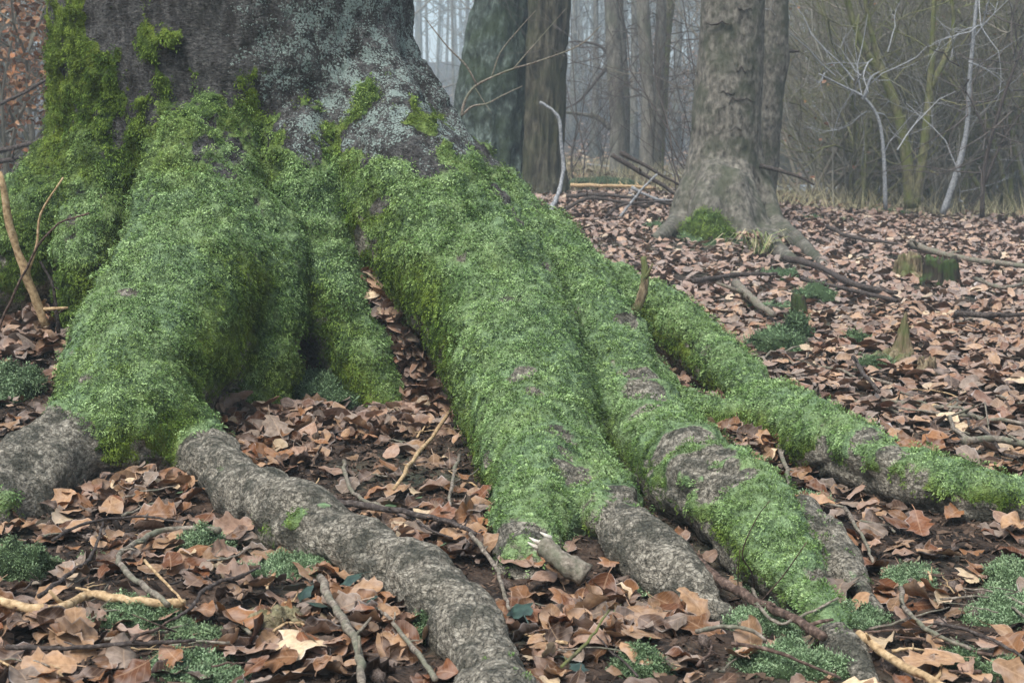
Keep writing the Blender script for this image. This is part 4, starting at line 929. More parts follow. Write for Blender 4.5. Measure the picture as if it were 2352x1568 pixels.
def husk_mesh(seed):
    r = np.random.default_rng(seed); mb = MB(); nu, nv = 12, 7; V = []
    for b in np.linspace(.05, math.pi - .05, nv):
        for a in np.arange(nu) * 2 * math.pi / nu: V.append([math.sin(b) * math.cos(a), math.sin(b) * math.sin(a), 1.15 * math.cos(b)])
    V = np.array(V) * (1 + 0.12 * r.normal(0, 1, (len(V), 1))); i = (np.arange(nv - 1)[:, None] * nu + np.arange(nu)[None]).ravel(); j = (np.arange(nv - 1)[:, None] * nu + ((np.arange(nu) + 1) % nu)[None]).ravel()
    mb.add(V, np.stack([i, i + nu, j + nu, j], 1))
    D = r.normal(0, 1, (60, 3)); D /= np.linalg.norm(D, axis=1)[:, None]
    for d_ in D:
        s_ = np.cross(d_, r.normal(0, 1, 3)); s_ /= np.linalg.norm(s_); e_ = d_ * 1.42 + r.normal(0, .12, 3); mb.add([d_ * .95 - s_ * .06, d_ * .95 + s_ * .06, e_, e_], [[0, 1, 2, 3]], .5)
    return mb.mesh('beech_husk', M_HUSK)
HM = [husk_mesh(i) for i in range(3)]; hc = 0; tries = 0
while hc < 46 and tries < 600:
    tries += 1; px, py = (rng.uniform(1900, 2352), rng.uniform(1120, 1560)) if hc < 26 else (rng.uniform(0, 1700), rng.uniform(1050, 1560)); p = ground_pt(px, py, .008)
    if sdf(p[None])[0] < .02: continue
    o = obj('beech_husk', HM[hc % 3]); o.location = p; s = rng.uniform(.009, .0135); o.scale = (s, s, s * rng.uniform(.9, 1.3)); o.rotation_euler = rng.uniform(0, 6.28, 3)
    tag(o, f'{"small" if s < .0105 else ("plump" if s < .0122 else "large")} bristly dark beech husk {place_words(p)}', 'husk', 'beech husks on the floor'); hc += 1
def cup_mesh():
    prof = [(0, -.9), (.5, -.8), (.85, -.45), (1, 0), (1, .3), (.86, .3), (.8, 0), (.5, -.5), (0, -.65)]; nu = 14; V = []
    for r_, z_ in prof:
        for a in np.arange(nu) * 2 * math.pi / nu: V.append([r_ * math.cos(a), r_ * math.sin(a), z_])
    i = (np.arange(len(prof) - 1)[:, None] * nu + np.arange(nu)[None]).ravel(); j = (np.arange(len(prof) - 1)[:, None] * nu + ((np.arange(nu) + 1) % nu)[None]).ravel()
    return mesh_np('acorn_cup', np.array(V), np.stack([i, i + nu, j + nu, j], 1), M_CUP)
CM = cup_mesh()
for (px, py, rx, lab) in [(96, 1362, 1.2, 'empty acorn cup tipped toward the viewer above the peeled branch'), (84, 1342, 2.4, 'grey acorn cup behind the tipped empty cup'), (118, 1345, .4, 'acorn cup beside the bristly husk above the peeled branch')]:
    o = obj('acorn_cup', CM); o.location = ground_pt(px, py, .012); o.scale = (.011,) * 3; o.rotation_euler = (rx, .2, .3); tag(o, lab, 'acorn cup', 'acorn cups')
def lump(name, base, sx, sy, sz, mat, seed, amp=.35, spikes=0, nu=26, nv=16, hollow=False):
    V = []
    for k, b in enumerate(np.linspace(.03, 1, nv)):
        for a in np.arange(nu) * 2 * math.pi / nu: V.append([math.sin(b * math.pi / 2) * math.cos(a), math.sin(b * math.pi / 2) * math.sin(a), math.cos(b * math.pi / 2)])
    V = np.array(V); nz1 = fbm(V * 2.2 + seed, 4, seed); V *= (1 + amp * nz1)[:, None]; V *= np.array([sx, sy, sz]); V[:, 2] -= .02
    i = (np.arange(nv - 1)[:, None] * nu + np.arange(nu)[None]).ravel(); j = (np.arange(nv - 1)[:, None] * nu + ((np.arange(nu) + 1) % nu)[None]).ravel()
    o = obj(name, mesh_np(name, V, np.stack([i, i + nu, j + nu, j], 1), mat, True, {'var': np.zeros(len(V))})); o.location = base; return o
o = lump('soil_clod', ground_pt(630, 1445), .085, .06, .055, M_STONE, 12, .9, nu=44, nv=26); tag(o, 'crumbly greenish tan clod of earth beside dark ivy leaves', 'clod')

# ------------------------------------------------------------------ stumps
def stump(name, px, py, w, h, mat, label, jag=.35, lean=(0, 0), taper=.8, moss_top=False, ridges=9, pinch=0.0):
    c = ground_pt(px, py); m_ = np.linalg.norm(c - CAMP) / F; R, H = w * m_ / 2, h * m_; nu, nv = 30, 12; th = np.arange(nu) * 2 * math.pi / nu; V = []
    top = H * (1 - jag * (.5 + .5 * vnoise(np.stack([np.cos(th) * 1.7, np.sin(th) * 1.7, 0 * th + px], 1), 7)) - jag * .7 * rng.uniform(0, 1, nu))
    if pinch: top = H * (.25 + .75 * np.exp(-((th - 1.2 + math.pi) % (2 * math.pi) - math.pi) ** 2 / .55))
    rid = 1 + .12 * np.sin(th * ridges) + .14 * rng.normal(0, 1, nu)
    for k in range(nv):
        t = k / (nv - 1); r = R * (1 + (taper - 1) * t + .35 * math.exp(-t * 7)) * rid * (1 - pinch * t)
        V.append(np.stack([r * np.cos(th) + lean[0] * H * t * t, r * np.sin(th) + lean[1] * H * t, top * t - .03 * (1 - t)], 1))
    inner = V[-1].copy(); inner[:, :2] = (inner[:, :2] - inner[:, :2].mean(0)) * .72 + inner[:, :2].mean(0); V.append(inner)
    deep = inner.copy(); deep[:, 2] = np.minimum(deep[:, 2] - H * .2, H * .55); deep[:, :2] = (deep[:, :2] - deep[:, :2].mean(0)) * .6 + deep[:, :2].mean(0); V.append(deep)
    V = np.vstack(V); rows = nv + 2; i = (np.arange(rows - 1)[:, None] * nu + np.arange(nu)[None]).ravel(); j = (np.arange(rows - 1)[:, None] * nu + ((np.arange(nu) + 1) % nu)[None]).ravel()
    Q = np.stack([i, j, j + nu, i + nu], 1); kk = np.arange(nu); cc = (rows - 1) * nu; V = np.vstack([V, V[cc:].mean(0)]); V += (.10 * R * fbm(V / R * 2.5, 3, int(px)))[:, None] * np.array([1, 1, .5]); z = len(V) - 1
    Q = np.vstack([Q, np.stack([cc + kk[::2], cc + (kk[::2] + 1) % nu, cc + (kk[::2] + 2) % nu, np.full(nu // 2, z)], 1)])
    e = empty(name, tuple(c)); obj('shell', mesh_np('shell', V, Q, mat, True, {'var': np.zeros(len(V))}), e)
    for q in range(4):
        a = rng.uniform(0, 6.28); t = MB(); d_ = np.array([math.cos(a), math.sin(a), 0]); t.tube(np.array([d_ * R * .7 + [0, 0, H * .18], d_ * R * 1.25 + [0, 0, H * .06], d_ * R * 1.8 + [0, 0, -.02]]), [R * .3, R * .22, R * .1], 7, .1); obj('root', t.mesh('root', mat), e)
    tag(e, label, 'stump', 'old stumps in the litter'); return e
stump('tree_stump', 2085, 640, 62, 66, M_ROT, 'hollow brown stump with splintered pale shell', .35)
stump('tree_stump', 2156, 655, 66, 76, M_DARKROT, 'black rotten stump with flat mossy rim', .3, taper=.9)
stump('tree_stump', 1838, 735, 32, 62, M_DARKROT, 'short dark stub of a cut sapling beside moss', .1, lean=(-.1, 0))
stump('tree_stump', 2062, 840, 100, 118, M_ROT, 'spiky rotten stump with a leaning mossy point', .5, lean=(.12, .1), taper=.6, pinch=.3)
stump('tree_stump', 2128, 860, 62, 48, M_ROT, 'low rotten stump remnant beside the spiky stump', .5, taper=.6)

# fallen branches in the open litter
for (pts, w, mt, lab) in [([(1800, 592), (1880, 612), (1960, 652), (2060, 672)], 8, M_DARKTW, 'dark fallen branch running from the root of the grey beech'), ([(1592, 645), (1680, 632), (1785, 628)], 7, M_DARKTW, 'dark forked branch lying before the grey beech'), ([(1690, 650), (1725, 685), (1775, 722)], 12, M_GREYTW, 'pale smooth surface root or branch among leaves'),
   ([(2090, 560), (2200, 592), (2360, 612)], 8, M_GREYTW, 'long pale brown branch behind the two stumps'), ([(2195, 720), (2280, 724), (2370, 722)], 7, M_DARKTW, 'dark branch lying beyond the spiky stump'), ([(1840, 640), (1930, 660), (2060, 690)], 6, M_DARKTW, 'thin dark branch parallel to the dark fallen branch'), ([(1960, 820), (1985, 860), (2020, 900)], 6, M_DARKTW, 'dark stick beside the moss tussock'),
   ([(1860, 940), (1950, 960), (2060, 1010)], 5, M_DARKTW, 'thin stick on the litter beyond the outermost root'), ([(2240, 640), (2300, 660), (2360, 650)], 5, M_GREYTW, 'grey stick past the black stump'), ([(1900, 520), (1960, 545), (2060, 560)], 5, M_DARKTW, 'dark stick on pale litter near the thicket')]:
    stick('fallen_branch', pts, w, mt, lab, .04, cat='branch', group='branches on the litter', knots=2)
# grass tuft by the grey beech
gb = ground_pt(1745, 588); e = empty('grass_tuft', tuple(gb))
for q in range(46):
    a = rng.uniform(0, 6.28); L = rng.uniform(.15, .42); d_ = np.array([math.cos(a), math.sin(a) * .6, 0]); b0 = rng.normal(0, .06, 3) * [1, 1, 0]; s_ = np.array([-d_[1], d_[0], 0]) * .009
    sp = rng.uniform(.3, .95); pts = np.array([b0, b0 + d_ * L * .4 * sp + [0, 0, L * .42], b0 + d_ * L * .95 * sp + [0, 0, L * .52], b0 + d_ * L * 1.5 * sp + [0, 0, L * rng.uniform(.1, .4)]])
    V = np.vstack([pts - s_ * np.array([1, 1, .7, .1])[:, None], pts + s_ * np.array([1, 1, .7, .1])[:, None]]); obj('blade', mesh_np('blade', V, np.array([[0, 1, 5, 4], [1, 2, 6, 5], [2, 3, 7, 6]]), M_GRASS if q % 3 else M_STRAW), e)
tag(e, 'tuft of drooping green and straw grass at the foot of the grey beech', 'grass tuft')
# ------------------------------------------------------------------ background trees
def big_trunk(name, label, prof, mat, lobes, flare, rough, seed, roots=(), top=7.0, group=None, detail=(72, 110), relief=(9, 9, 1.6)):
    """prof: (x, y, half width, distance) picture points from the foot upward"""
    pts = np.array([(*at(a, b, d), hw * mscale(a, b, d)) for a, b, hw, d in prof])
    g0 = float(gz(pts[0, 0], pts[0, 1])[0]); pts[0, 2] = g0 - .05
    dirv = (pts[-1] - pts[-2]); dirv = dirv / dirv[2]; tp = pts[-1] + dirv * (top - pts[-1, 2]); tp[3] = pts[-1, 3] * .9; pts = np.vstack([pts, tp])
    z = np.concatenate([np.linspace(0, .5, detail[1] // 3), np.linspace(.52, 1, detail[1] - detail[1] // 3)]); zz = pts[0, 2] + np.where(z < .5, z * 2 * 2.4, 2.4 + (z - .5) * 2 * (top - 2.4 - pts[0, 2]))
    c = np.stack([np.interp(zz, pts[:, 2], pts[:, k]) for k in range(4)], 1); nu = detail[0]; th = np.arange(nu) * 2 * math.pi / nu
    h = np.maximum(zz - g0, 0); b = np.array([pts[0, 0], pts[0, 1], g0])
    lob = sum(a_ * np.cos(n_ * (th - p_)) for n_, a_, p_ in lobes)
    R = c[:, 3][:, None] * (1 + .02 * np.cos(3 * th + seed)[None]) + flare * np.exp(-h / .22)[:, None] * (1 + lob)[None] * 0.8
    V = np.stack([c[:, 0:1] + R * np.cos(th), c[:, 1:2] + R * np.sin(th), np.repeat(zz[:, None], nu, 1)], -1).reshape(-1, 3)
    N = np.stack([np.repeat(np.cos(th)[None], len(zz), 0), np.repeat(np.sin(th)[None], len(zz), 0), np.zeros((len(zz), nu))], -1).reshape(-1, 3)
    V += N * (rough * (1 - 4.5 * np.abs(fbm(V * np.array(relief), 3, seed))).clip(-1.2, .7) + .02 * fbm(V * 3, 2, seed + 5))[:, None]
    V -= b; i = (np.arange(len(zz) - 1)[:, None] * nu + np.arange(nu)[None]).ravel(); j = (np.arange(len(zz) - 1)[:, None] * nu + ((np.arange(nu) + 1) % nu)[None]).ravel()
    e = empty(name, tuple(b)); obj('trunk', mesh_np('trunk', V, np.stack([i, j, j + nu, i + nu], 1), mat, True, {'var': np.zeros(len(V))}), e)
    for rp in roots:
        q = catmull([(*(ground_pt(a, bb) + [0, 0, lf]), w * mscale(a, bb, ground_pt(a, bb)[1])) if d is None else (*at(a, bb, d), w * mscale(a, bb, d)) for a, bb, w, lf, d in rp], 5); mb = MB(); mb.tube(q[:, :3] - b, q[:, 3], 14, .04); obj('root', mb.mesh('root', mat), e)
    tag(e, label, 'tree', group); return e, pts
def limb(parent, pts, hw, mat, d, name='branch', sides=7):
    c = catmull([at(a, b, (d[i] if isinstance(d, (list, tuple)) else d)) for i, (a, b) in enumerate(pts)], 5); dd = d[0] if isinstance(d, (list, tuple)) else d
    mb = MB(); mb.tube(c - np.array(parent.location), hw * dd / F * np.linspace(1, .35, len(c)), sides, .06); return obj(name, mb.mesh(name, mat), parent)
def sprays(parent, tips, mat, n, L, r, name='twigs'):
    """fine twigs growing along given points"""
    mb = MB()
    for q in range(n):
        p, dv = tips[int(rng.integers(0, len(tips)))]; grow(mb, np.array(p) + 0, dv + rng.normal(0, .5, 3), L * rng.uniform(.4, 1), r * rng.uniform(.5, 1), 1)
    return obj(name, mb.mesh(name, mat), parent)
def grow(mb, p, d, L, r, lev, up=.12, nseg=5, kids=(3, 5), sides=4, spread=.75, leaves=None):
    d = np.asarray(d, float); d = d / (np.linalg.norm(d) + 1e-9); pts = [np.array(p, float)]
    for k in range(nseg):
        d = d + rng.normal(0, .20, 3) + np.array([0, 0, up]); d /= np.linalg.norm(d); pts.append(pts[-1] + d * L / nseg)
    pts = np.array(pts); mb.tube(pts, r * np.linspace(1, .35, nseg + 1), sides, 0, rng.uniform(0, 1), cap=False)
    if leaves is not None and lev <= 1:
        for k in range(1, nseg + 1): leaves.append(pts[k])
    if lev > 0:
        for q in range(int(rng.integers(*kids))):
            i = int(rng.integers(1, nseg + 1)); dv = pts[i] - pts[i - 1]; dv = dv / np.linalg.norm(dv) + rng.normal(0, spread, 3); grow(mb, pts[i], dv, L * rng.uniform(.4, .7), r * rng.uniform(.35, .55), lev - 1, up, max(3, nseg - 1), kids, max(3, sides - 1), spread, leaves)

big_trunk('lichened_tree', 'massive old trunk with pale lichen and cracked bark behind the great beech', [(1125, 452, 82, 17), (1122, 330, 80, 17), (1128, 200, 80, 17), (1140, 90, 71, 17), (1152, 0, 65, 17)], M_LICHENB, [(3, .3, .5), (5, .2, 1.)], .16, .040, 31, top=8, relief=(7, 7, 1.8))
big_trunk('furrowed_tree', 'olive brown deeply furrowed trunk fused beside the lichened trunk', [(1252, 448, 42, 16.7), (1250, 330, 42, 16.7), (1252, 200, 41, 16.7), (1256, 90, 44, 16.7), (1262, 0, 46, 16.7)], M_FURROW, [(3, .3, .5), (5, .2, 2.)], .10, .042, 37, top=8, relief=(11, 11, 1.4))
def px_chain(spec): return catmull([(*at(a, b, d), w * mscale(a, b, d)) for a, b, w, d in spec], 4)
def on_ground(a, b, w, lift=0.0):
    p = ground_pt(a, b); return (a, b - lift, w, p[1])
gch = [(px_chain([(1652, 640, 80, 12.6), (1656, 480, 82, 12.6), (1662, 400, 82, 12.6), (1670, 250, 78, 12.6), (1680, 100, 74, 12.6), (1684, 0, 73, 12.6), (1690, -400, 70, 12.6), (1700, -1300, 64, 12.6)]), .1),
       (px_chain([(1725, 360, 22, 12.6), (1750, 440, 30, 12.5), (1775, 505, 24, 12.3), on_ground(1815, 552, 19, 14), on_ground(1862, 590, 15, 9), on_ground(1905, 618, 9, 0)]), .10),
       (px_chain([(1700, 400, 26, 12.3), (1722, 490, 34, 12.1), (1755, 548, 27, 11.9), on_ground(1795, 592, 19, 10), on_ground(1840, 618, 11, 2)]), .10),
       (px_chain([(1615, 380, 30, 12.5), (1590, 460, 44, 12.4), (1565, 515, 34, 12.3), on_ground(1530, 545, 20, 10), on_ground(1490, 560, 10, 0)]), .14),
       (px_chain([(1640, 400, 34, 12.2), (1622, 480, 40, 12.0), (1615, 540, 32, 11.85), (1612, 590, 22, 11.7)]), .10),
       (px_chain([(1685, 420, 32, 12.1), (1698, 500, 34, 11.95), (1708, 560, 30, 11.8), (1716, 610, 20, 11.7)]), .09)]
GV, GQ, GN = sdf_body(gch, (at(1470, 500, 12.6)[0], 9.9, -.2), (at(1950, 500, 12.6)[0], 13.3, 4.2), .027)
hgt = GV[:, 2]; dsp = .012 * fbm(GV * np.array([9, 9, 5]), 3, 43) + .006 * fbm(GV * np.array([30, 30, 12]), 2, 44)
GV = GV + GN * dsp[:, None]; gb0 = np.array([GV[:, 0].mean(), 12.6, float(gz(at(1655, 555, 12.6)[0], 12.6)[0])])
gbeech = empty('grey_beech', tuple(gb0)); tag(gbeech, 'smooth grey beech with scarred bark and mossy forked foot', 'tree')
gcen = gch[0][0]; rad_in = np.hypot(GV[:, 0] - np.interp(hgt, gcen[::-1, 2][::-1] if gcen[0, 2] < gcen[-1, 2] else gcen[::-1, 2], gcen[:, 0] if gcen[0, 2] < gcen[-1, 2] else gcen[::-1, 0]), GV[:, 1] - 12.6)
isroot = (rad_in[GQ].mean(1) > .44) & (hgt[GQ].mean(1) < .62)
for nm, fm in (('trunk', ~isroot), ('root_flare', isroot)):
    q = GQ[fm]; u_, inv = np.unique(q, return_inverse=True); obj(nm, mesh_np(nm, GV[u_] - gb0, inv.reshape(-1, 4), M_BEECH, True, {'var': np.zeros(len(u_))}), gbeech)
# scars on the grey beech
for (a, b, w, h) in [(1700, 160, 20, 6), (1695, 232, 34, 5), (1660, 215, 16, 4), (1640, 250, 14, 4), (1640, 60, 30, 2.5), (1700, 28, 18, 2), (1660, 300, 34, 7), (1680, 340, 26, 4)]:
    c = at(a, b, 12.6); R = 76 * 12.6 / F; off = c[0] - at(1672, b, 12.6)[0]; y = 12.6 - math.sqrt(max(R * R - off * off, .001)) - .004
    u_ = np.linspace(-1, 1, 9); m_ = 12.4 / F; V = []
    for s in u_:
        hh = h * m_ * (1 - s * s) * rng.uniform(.6, 1.3); zz = c[2] + rng.normal(0, h * m_ * .9); xx = c[0] + s * w * m_; o2 = xx - at(1672, b, 12.6)[0]; yy = 12.6 - math.sqrt(max(R * R - o2 * o2, .001)) - .012
        V += [[xx, yy + .03, zz - hh], [xx, yy, zz], [xx, yy + .03, zz + hh]]
    V = np.array(V) - np.array(gbeech.location); i = np.arange(8) * 3; Q = np.vstack([np.stack([i, i + 3, i + 4, i + 1], 1), np.stack([i + 1, i + 4, i + 5, i + 2], 1)]); obj('bark_scar', mesh_np('bark_scar', V, Q, M_DARKTW, True, {'var': np.zeros(len(V))}), gbeech)
limb(gbeech, [(1745, 380), (1790, 392), (1840, 408), (1870, 425)], 6, M_DARKTW, 12.4)
rb, _ = big_trunk('leaning_beech', 'slimmer ringed beech trunk leaning away behind the grey beech', [(1740, 452, 30, 14), (1752, 380, 34, 14), (1762, 280, 34, 14), (1778, 150, 32, 14), (1785, 0, 29, 14)], M_BEECH, [(3, .4, 0)], .06, .006, 47, top=8, relief=(4, 4, 26))
limb(rb, [(1800, 118), (1830, 118), (1836, 120)], 5, M_DARKTW, 14)
cushion(1625, 535, 52, 58, 'bright green moss cushion in the fork of the grey beech foot', -.2, .55, n=600, blade=(.012, .03), base=at(1622, 552, 11.62), mat=M_MOSS)
for nm, lab, pr in [('slender_beech', 'slender beech with two thin limbs beside the furrowed trunk', [(1424, 412, 20, 24), (1420, 300, 18, 24), (1412, 150, 18, 24), (1404, 0, 17, 24)]), ('thin_beech', 'thin pale beech stem beside the slender beech', [(1437, 410, 9, 24.6), (1438, 250, 10, 24.6), (1430, 100, 9, 24.6), (1424, 0, 8, 24.6)]),
                   ('slender_beech', 'straight beech stem nearest the grey beech thicket, front of three', [(1486, 405, 17, 23), (1490, 250, 16, 23), (1482, 100, 15, 23), (1476, 0, 14, 23)]), ('slender_beech', 'middle beech stem of the close group of three', [(1506, 405, 12, 23.5), (1512, 250, 12, 23.5), (1516, 100, 12, 23.5), (1520, 0, 12, 23.5)]), ('slender_beech', 'greenish curving beech stem behind the group of three', [(1512, 400, 9, 24), (1524, 250, 10, 24), (1530, 100, 10, 24), (1540, 0, 10, 24)])]:
    tr, _ = big_trunk(nm, lab, pr, M_FARB if 'greenish' not in lab else M_STEM, [(3, .3, 1.)], .03, .004, int(pr[0][0]), top=9, group='slender beeches in the mist', detail=(20, 50))
    if 'two thin limbs' in lab:
        limb(tr, [(1402, 145), (1370, 185), (1330, 232), (1288, 255)], 5, M_DARKTW, 24); limb(tr, [(1402, 296), (1370, 270), (1330, 262), (1286, 258)], 7, M_BEECH, 24); limb(tr, [(1400, 130), (1375, 105), (1330, 96), (1300, 98)], 4, M_DARKTW, 24)
    mb = MB(); base = np.array(tr.location)
    for q in range(16):
        z_ = rng.uniform(1.0, 6); grow(mb, np.array([0, 0, z_]), rng.normal(0, 1, 3) * [1, 1, .2], rng.uniform(1, 2.6), .012, 2, .04, 5, (2, 4))
    obj('crown', mb.mesh('crown', M_DARKTW), tr)
# bare sprays in front of the lichened trunk
e = empty('beech_spray', tuple(at(1060, 268, 8.5)))
for pts, w in (([(1060, 268), (1068, 232), (1090, 200), (1130, 178), (1180, 158), (1240, 140), (1330, 105), (1380, 60)], 3.6), ([(1062, 265), (1085, 245), (1120, 238), (1150, 222), (1200, 198)], 3), ([(1095, 195), (1070, 150), (1030, 110), (990, 60), (975, 40)], 2.6), ([(1130, 176), (1150, 120), (1190, 70), (1230, 25)], 2), ([(1180, 158), (1230, 100), (1300, 20)], 2), ([(1090, 200), (1115, 240), (1130, 262)], 1.8)):
    limb(e, pts, w, M_GREYTW, 8.5, 'shoot', 5)
tag(e, 'fine bare beech spray reaching past the lichened trunk', 'branch')
stick('dead_branch', [(1264, 486), (1282, 445), (1294, 390), (1288, 320), (1280, 265), (1240, 235)], 5.5, M_FROSTTW, 'curved frost-white dead branch rising beside the furrowed trunk', depth=[11.2, 11.3, 11.4, 11.4, 11.4, 11.4], cat='branch', group='dead branches', knots=1)
for (pts, w, mt, lab, dd) in [([(1405, 355), (1470, 395), (1560, 450)], 6, M_DARKTW, 'dark pole sloping down to the grey beech, lower of two', 13.6), ([(1424, 350), (1480, 380), (1560, 425)], 5, M_DARKTW, 'upper dark pole sloping down to the grey beech', 14.0), ([(1300, 450), (1400, 448), (1480, 458), (1560, 472)], 5, M_DARKTW, 'dark branch across the brush pile', 14), ([(1310, 425), (1420, 428), (1500, 432)], 5, M_PALETW, 'pale yellow branch on top of the brush pile', 15),
       ([(1420, 505), (1470, 440), (1510, 400)], 3.5, M_FROSTTW, 'grey stick crossing the brush pile', 13), ([(1390, 500), (1430, 470), (1545, 462)], 4, M_DARKTW, 'bent dark stick at the foot of the brush pile', 13), ([(1450, 430), (1500, 455), (1570, 465)], 4, M_FROSTTW, 'frosted branch in the brush pile', 14), ([(1300, 480), (1350, 455), (1420, 462), (1490, 475)], 5, M_DARKTW, 'low dark branch below the frosted moss bank', 13.2)]:
    stick('brush_branch', pts, w, mt, lab, depth=dd, cat='branch', group='brush pile', knots=2)

# ------------------------------------------------------------------ thicket of shrubs
def copy_tree(o):
    c = o.copy(); COL.objects.link(c)
    for ch in o.children:
        h = ch.copy(); COL.objects.link(h); h.parent = c
    return c
PROTO = {}
def shrub(px, d, stems, Hs, r, mat, label, lev=3, group='thicket shrubs', lean=.35, leafc=0, up=.10, name='bare_shrub', spread=.75, proto=None):
    if proto is not None and proto in PROTO:
        x0 = (px - CX) / F * d / ray(px, 420)[1]; o = copy_tree(PROTO[proto]); o.location = (x0, d, float(gz(x0, d)[0])); o.rotation_euler = (0, 0, rng.uniform(0, 6.28)); s = Hs / PROTO[proto]['hs']; o.scale = (s, s, s * rng.uniform(.9, 1.1))
        tag(o, label, 'shrub', group); return o
    o = shrub_new(px, d, stems, Hs, r, mat, label, lev, group, lean, leafc, up, name, spread); o['hs'] = Hs
    if proto is not None: PROTO[proto] = o
    return o
def shrub_new(px, d, stems, Hs, r, mat, label, lev=3, group='thicket shrubs', lean=.35, leafc=0, up=.10, name='bare_shrub', spread=.75):
    x0 = (px - CX) / F * d / ray(px, 420)[1]; b = np.array([x0, d, float(gz(x0, d)[0])]); e = empty(name, tuple(b)); lv = [] if leafc else None
    for s in range(stems):
        mb = MB(); a = rng.uniform(0, 6.28); dv = np.array([math.cos(a) * lean * rng.uniform(.3, 1), math.sin(a) * lean * rng.uniform(.3, 1), 1]); grow(mb, rng.normal(0, .07, 3) * [1, 1, 0] - [0, 0, .05], dv, Hs * rng.uniform(.7, 1.15), r * rng.uniform(.6, 1.1), lev, up, 7, (4, 8), 6, spread, lv)
        obj('stem', mb.mesh('stem', mat), e)
    if leafc and lv:
        lv = np.array(lv); k = rng.integers(0, len(lv), leafc); Pl = lv[k] + rng.normal(0, .03, (leafc, 3)); cidx = rng.choice([0, 1, 6], leafc, p=[.45, .35, .2]); V, Q, U, C = bake_leaves(FARL, Pl, frames(leafc, 1.2), rng.uniform(.05, .08, leafc), cidx, rng.integers(0, 8, leafc), rng.uniform(.8, 1.15, leafc))
        C[:, :3] = C[:, :3] * np.array([1.1, .95, .8])
        o = obj('foliage', mesh_np('foliage', V, Q, M_LEAF_S, True, {'leafuv': U, 'col': C})); o.parent = e; o['kind'] = 'stuff'
    tag(e, label, 'shrub', group); return e
# the stems one can tell apart
def stem_thing(name, pts, hw, d, mat, label, extra=(), twn=40, cat='shrub', group='thicket stems'):
    b = at(*pts[0], d); b[2] = float(gz(b[0], b[1])[0]); e = empty(name, tuple(b)); limb(e, pts, hw, mat, d, 'stem', 9)
    for q, w in extra: limb(e, q, w, mat, d, 'stem', 8)
    mb = MB(); allp = [at(a, bb, d) - b for q in [pts] + [x_[0] for x_ in extra] for a, bb in q[1:]]
    for q in range(twn):
        p = allp[int(rng.integers(0, len(allp)))] + rng.normal(0, .08, 3); grow(mb, p, rng.normal(0, 1, 3) + [0, 0, .3], rng.uniform(.4, 1.2), .008, 2, .05, 5, (2, 4))
    obj('crown', mb.mesh('crown', mat), e); tag(e, label, cat, group); return e
stem_thing('forked_hazel', [(2092, 478), (2085, 390), (2065, 270), (2035, 190), (1990, 120), (1960, 50), (1940, -30)], 15, 15.4, M_STEM, 'mossy forked hazel with two olive stems rising from one foot', [([(2098, 476), (2118, 370), (2132, 240), (2140, 130), (2146, -20)], 13), ([(2035, 190), (2010, 110), (1990, 20), (1985, -30)], 9), ([(2132, 215), (2180, 110), (2190, 40), (2180, -20)], 8)], 60)
stem_thing('pale_dead_stem', [(2165, 492), (2196, 400), (2220, 300), (2228, 170), (2240, 40), (2248, -40)], 8, 14.6, M_FROSTTW, 'slanting bleached dead stem beside the forked hazel', [], 14)
stem_thing('arching_stem', [(2034, 482), (2030, 360), (2018, 275), (1985, 225), (1940, 200), (1880, 170)], 5, 14.5, M_FROSTTW, 'thin frosted stem arching over toward the leaning beech', [([(1985, 225), (2000, 180), (2020, 165)], 4)], 16)
stem_thing('dark_alder', [(2215, 450), (2210, 320), (2225, 200), (2245, 100), (2260, -30)], 17, 18, M_STEM, 'dark leaning trunk behind the bleached dead stem', [([(2212, 380), (2170, 260), (2120, 180), (2060, 140)], 10)], 60)
stem_thing('dark_sapling', [(2255, 500), (2262, 380), (2300, 240), (2340, 130), (2380, 40)], 6, 14.2, M_DARKTW, 'thin dark sapling with long slanting shoots', [([(2262, 420), (2300, 330), (2352, 250)], 4), ([(2275, 340), (2240, 250), (2200, 180)], 3)], 40)
stem_thing('leaning_log', [(1960, 440), (1990, 400), (2030, 350), (2080, 310)], 10, 19, M_STEM, 'mossy fallen stem slanting up inside the thicket', [], 12)
kinds2 = [(M_STEM, 'olive mossy shrub'), (M_GREYTW, 'grey twiggy shrub'), (M_STEM, 'brownish many-stemmed shrub'), (M_GREYTW, 'ash grey twiggy bush'), (M_FARB, 'dull grey brown shrub')]
sizes = ['low', 'tall', 'wide', 'narrow', 'sprawling', 'dense']
for i in range(70):
    px = rng.uniform(1800, 2560); d = rng.uniform(17.2, 28); mt, nm = kinds2[i % 5]
    near = 'behind the forked hazel' if 2020 < px < 2180 else ('behind the leaning beech' if px < 1900 else ('behind the dark leaning trunk' if px > 2180 else 'behind the arching frosted stem'))
    zone = 'front row' if d < 19 else ('middle row' if d < 23 else 'last row')
    shrub(px, d, int(rng.integers(3, 5)), rng.uniform(2.0, 4.2), rng.uniform(.018, .040), mt, f'{sizes[i % 6]} {nm}, {zone} of the thicket {near}', 3, leafc=(60 if i % 5 == 2 else 0), lean=[.4, .9, .6, 1.1, .5, .8, .3, .7, 1.2, .6][i % 10], proto=('thicket', i % 10))
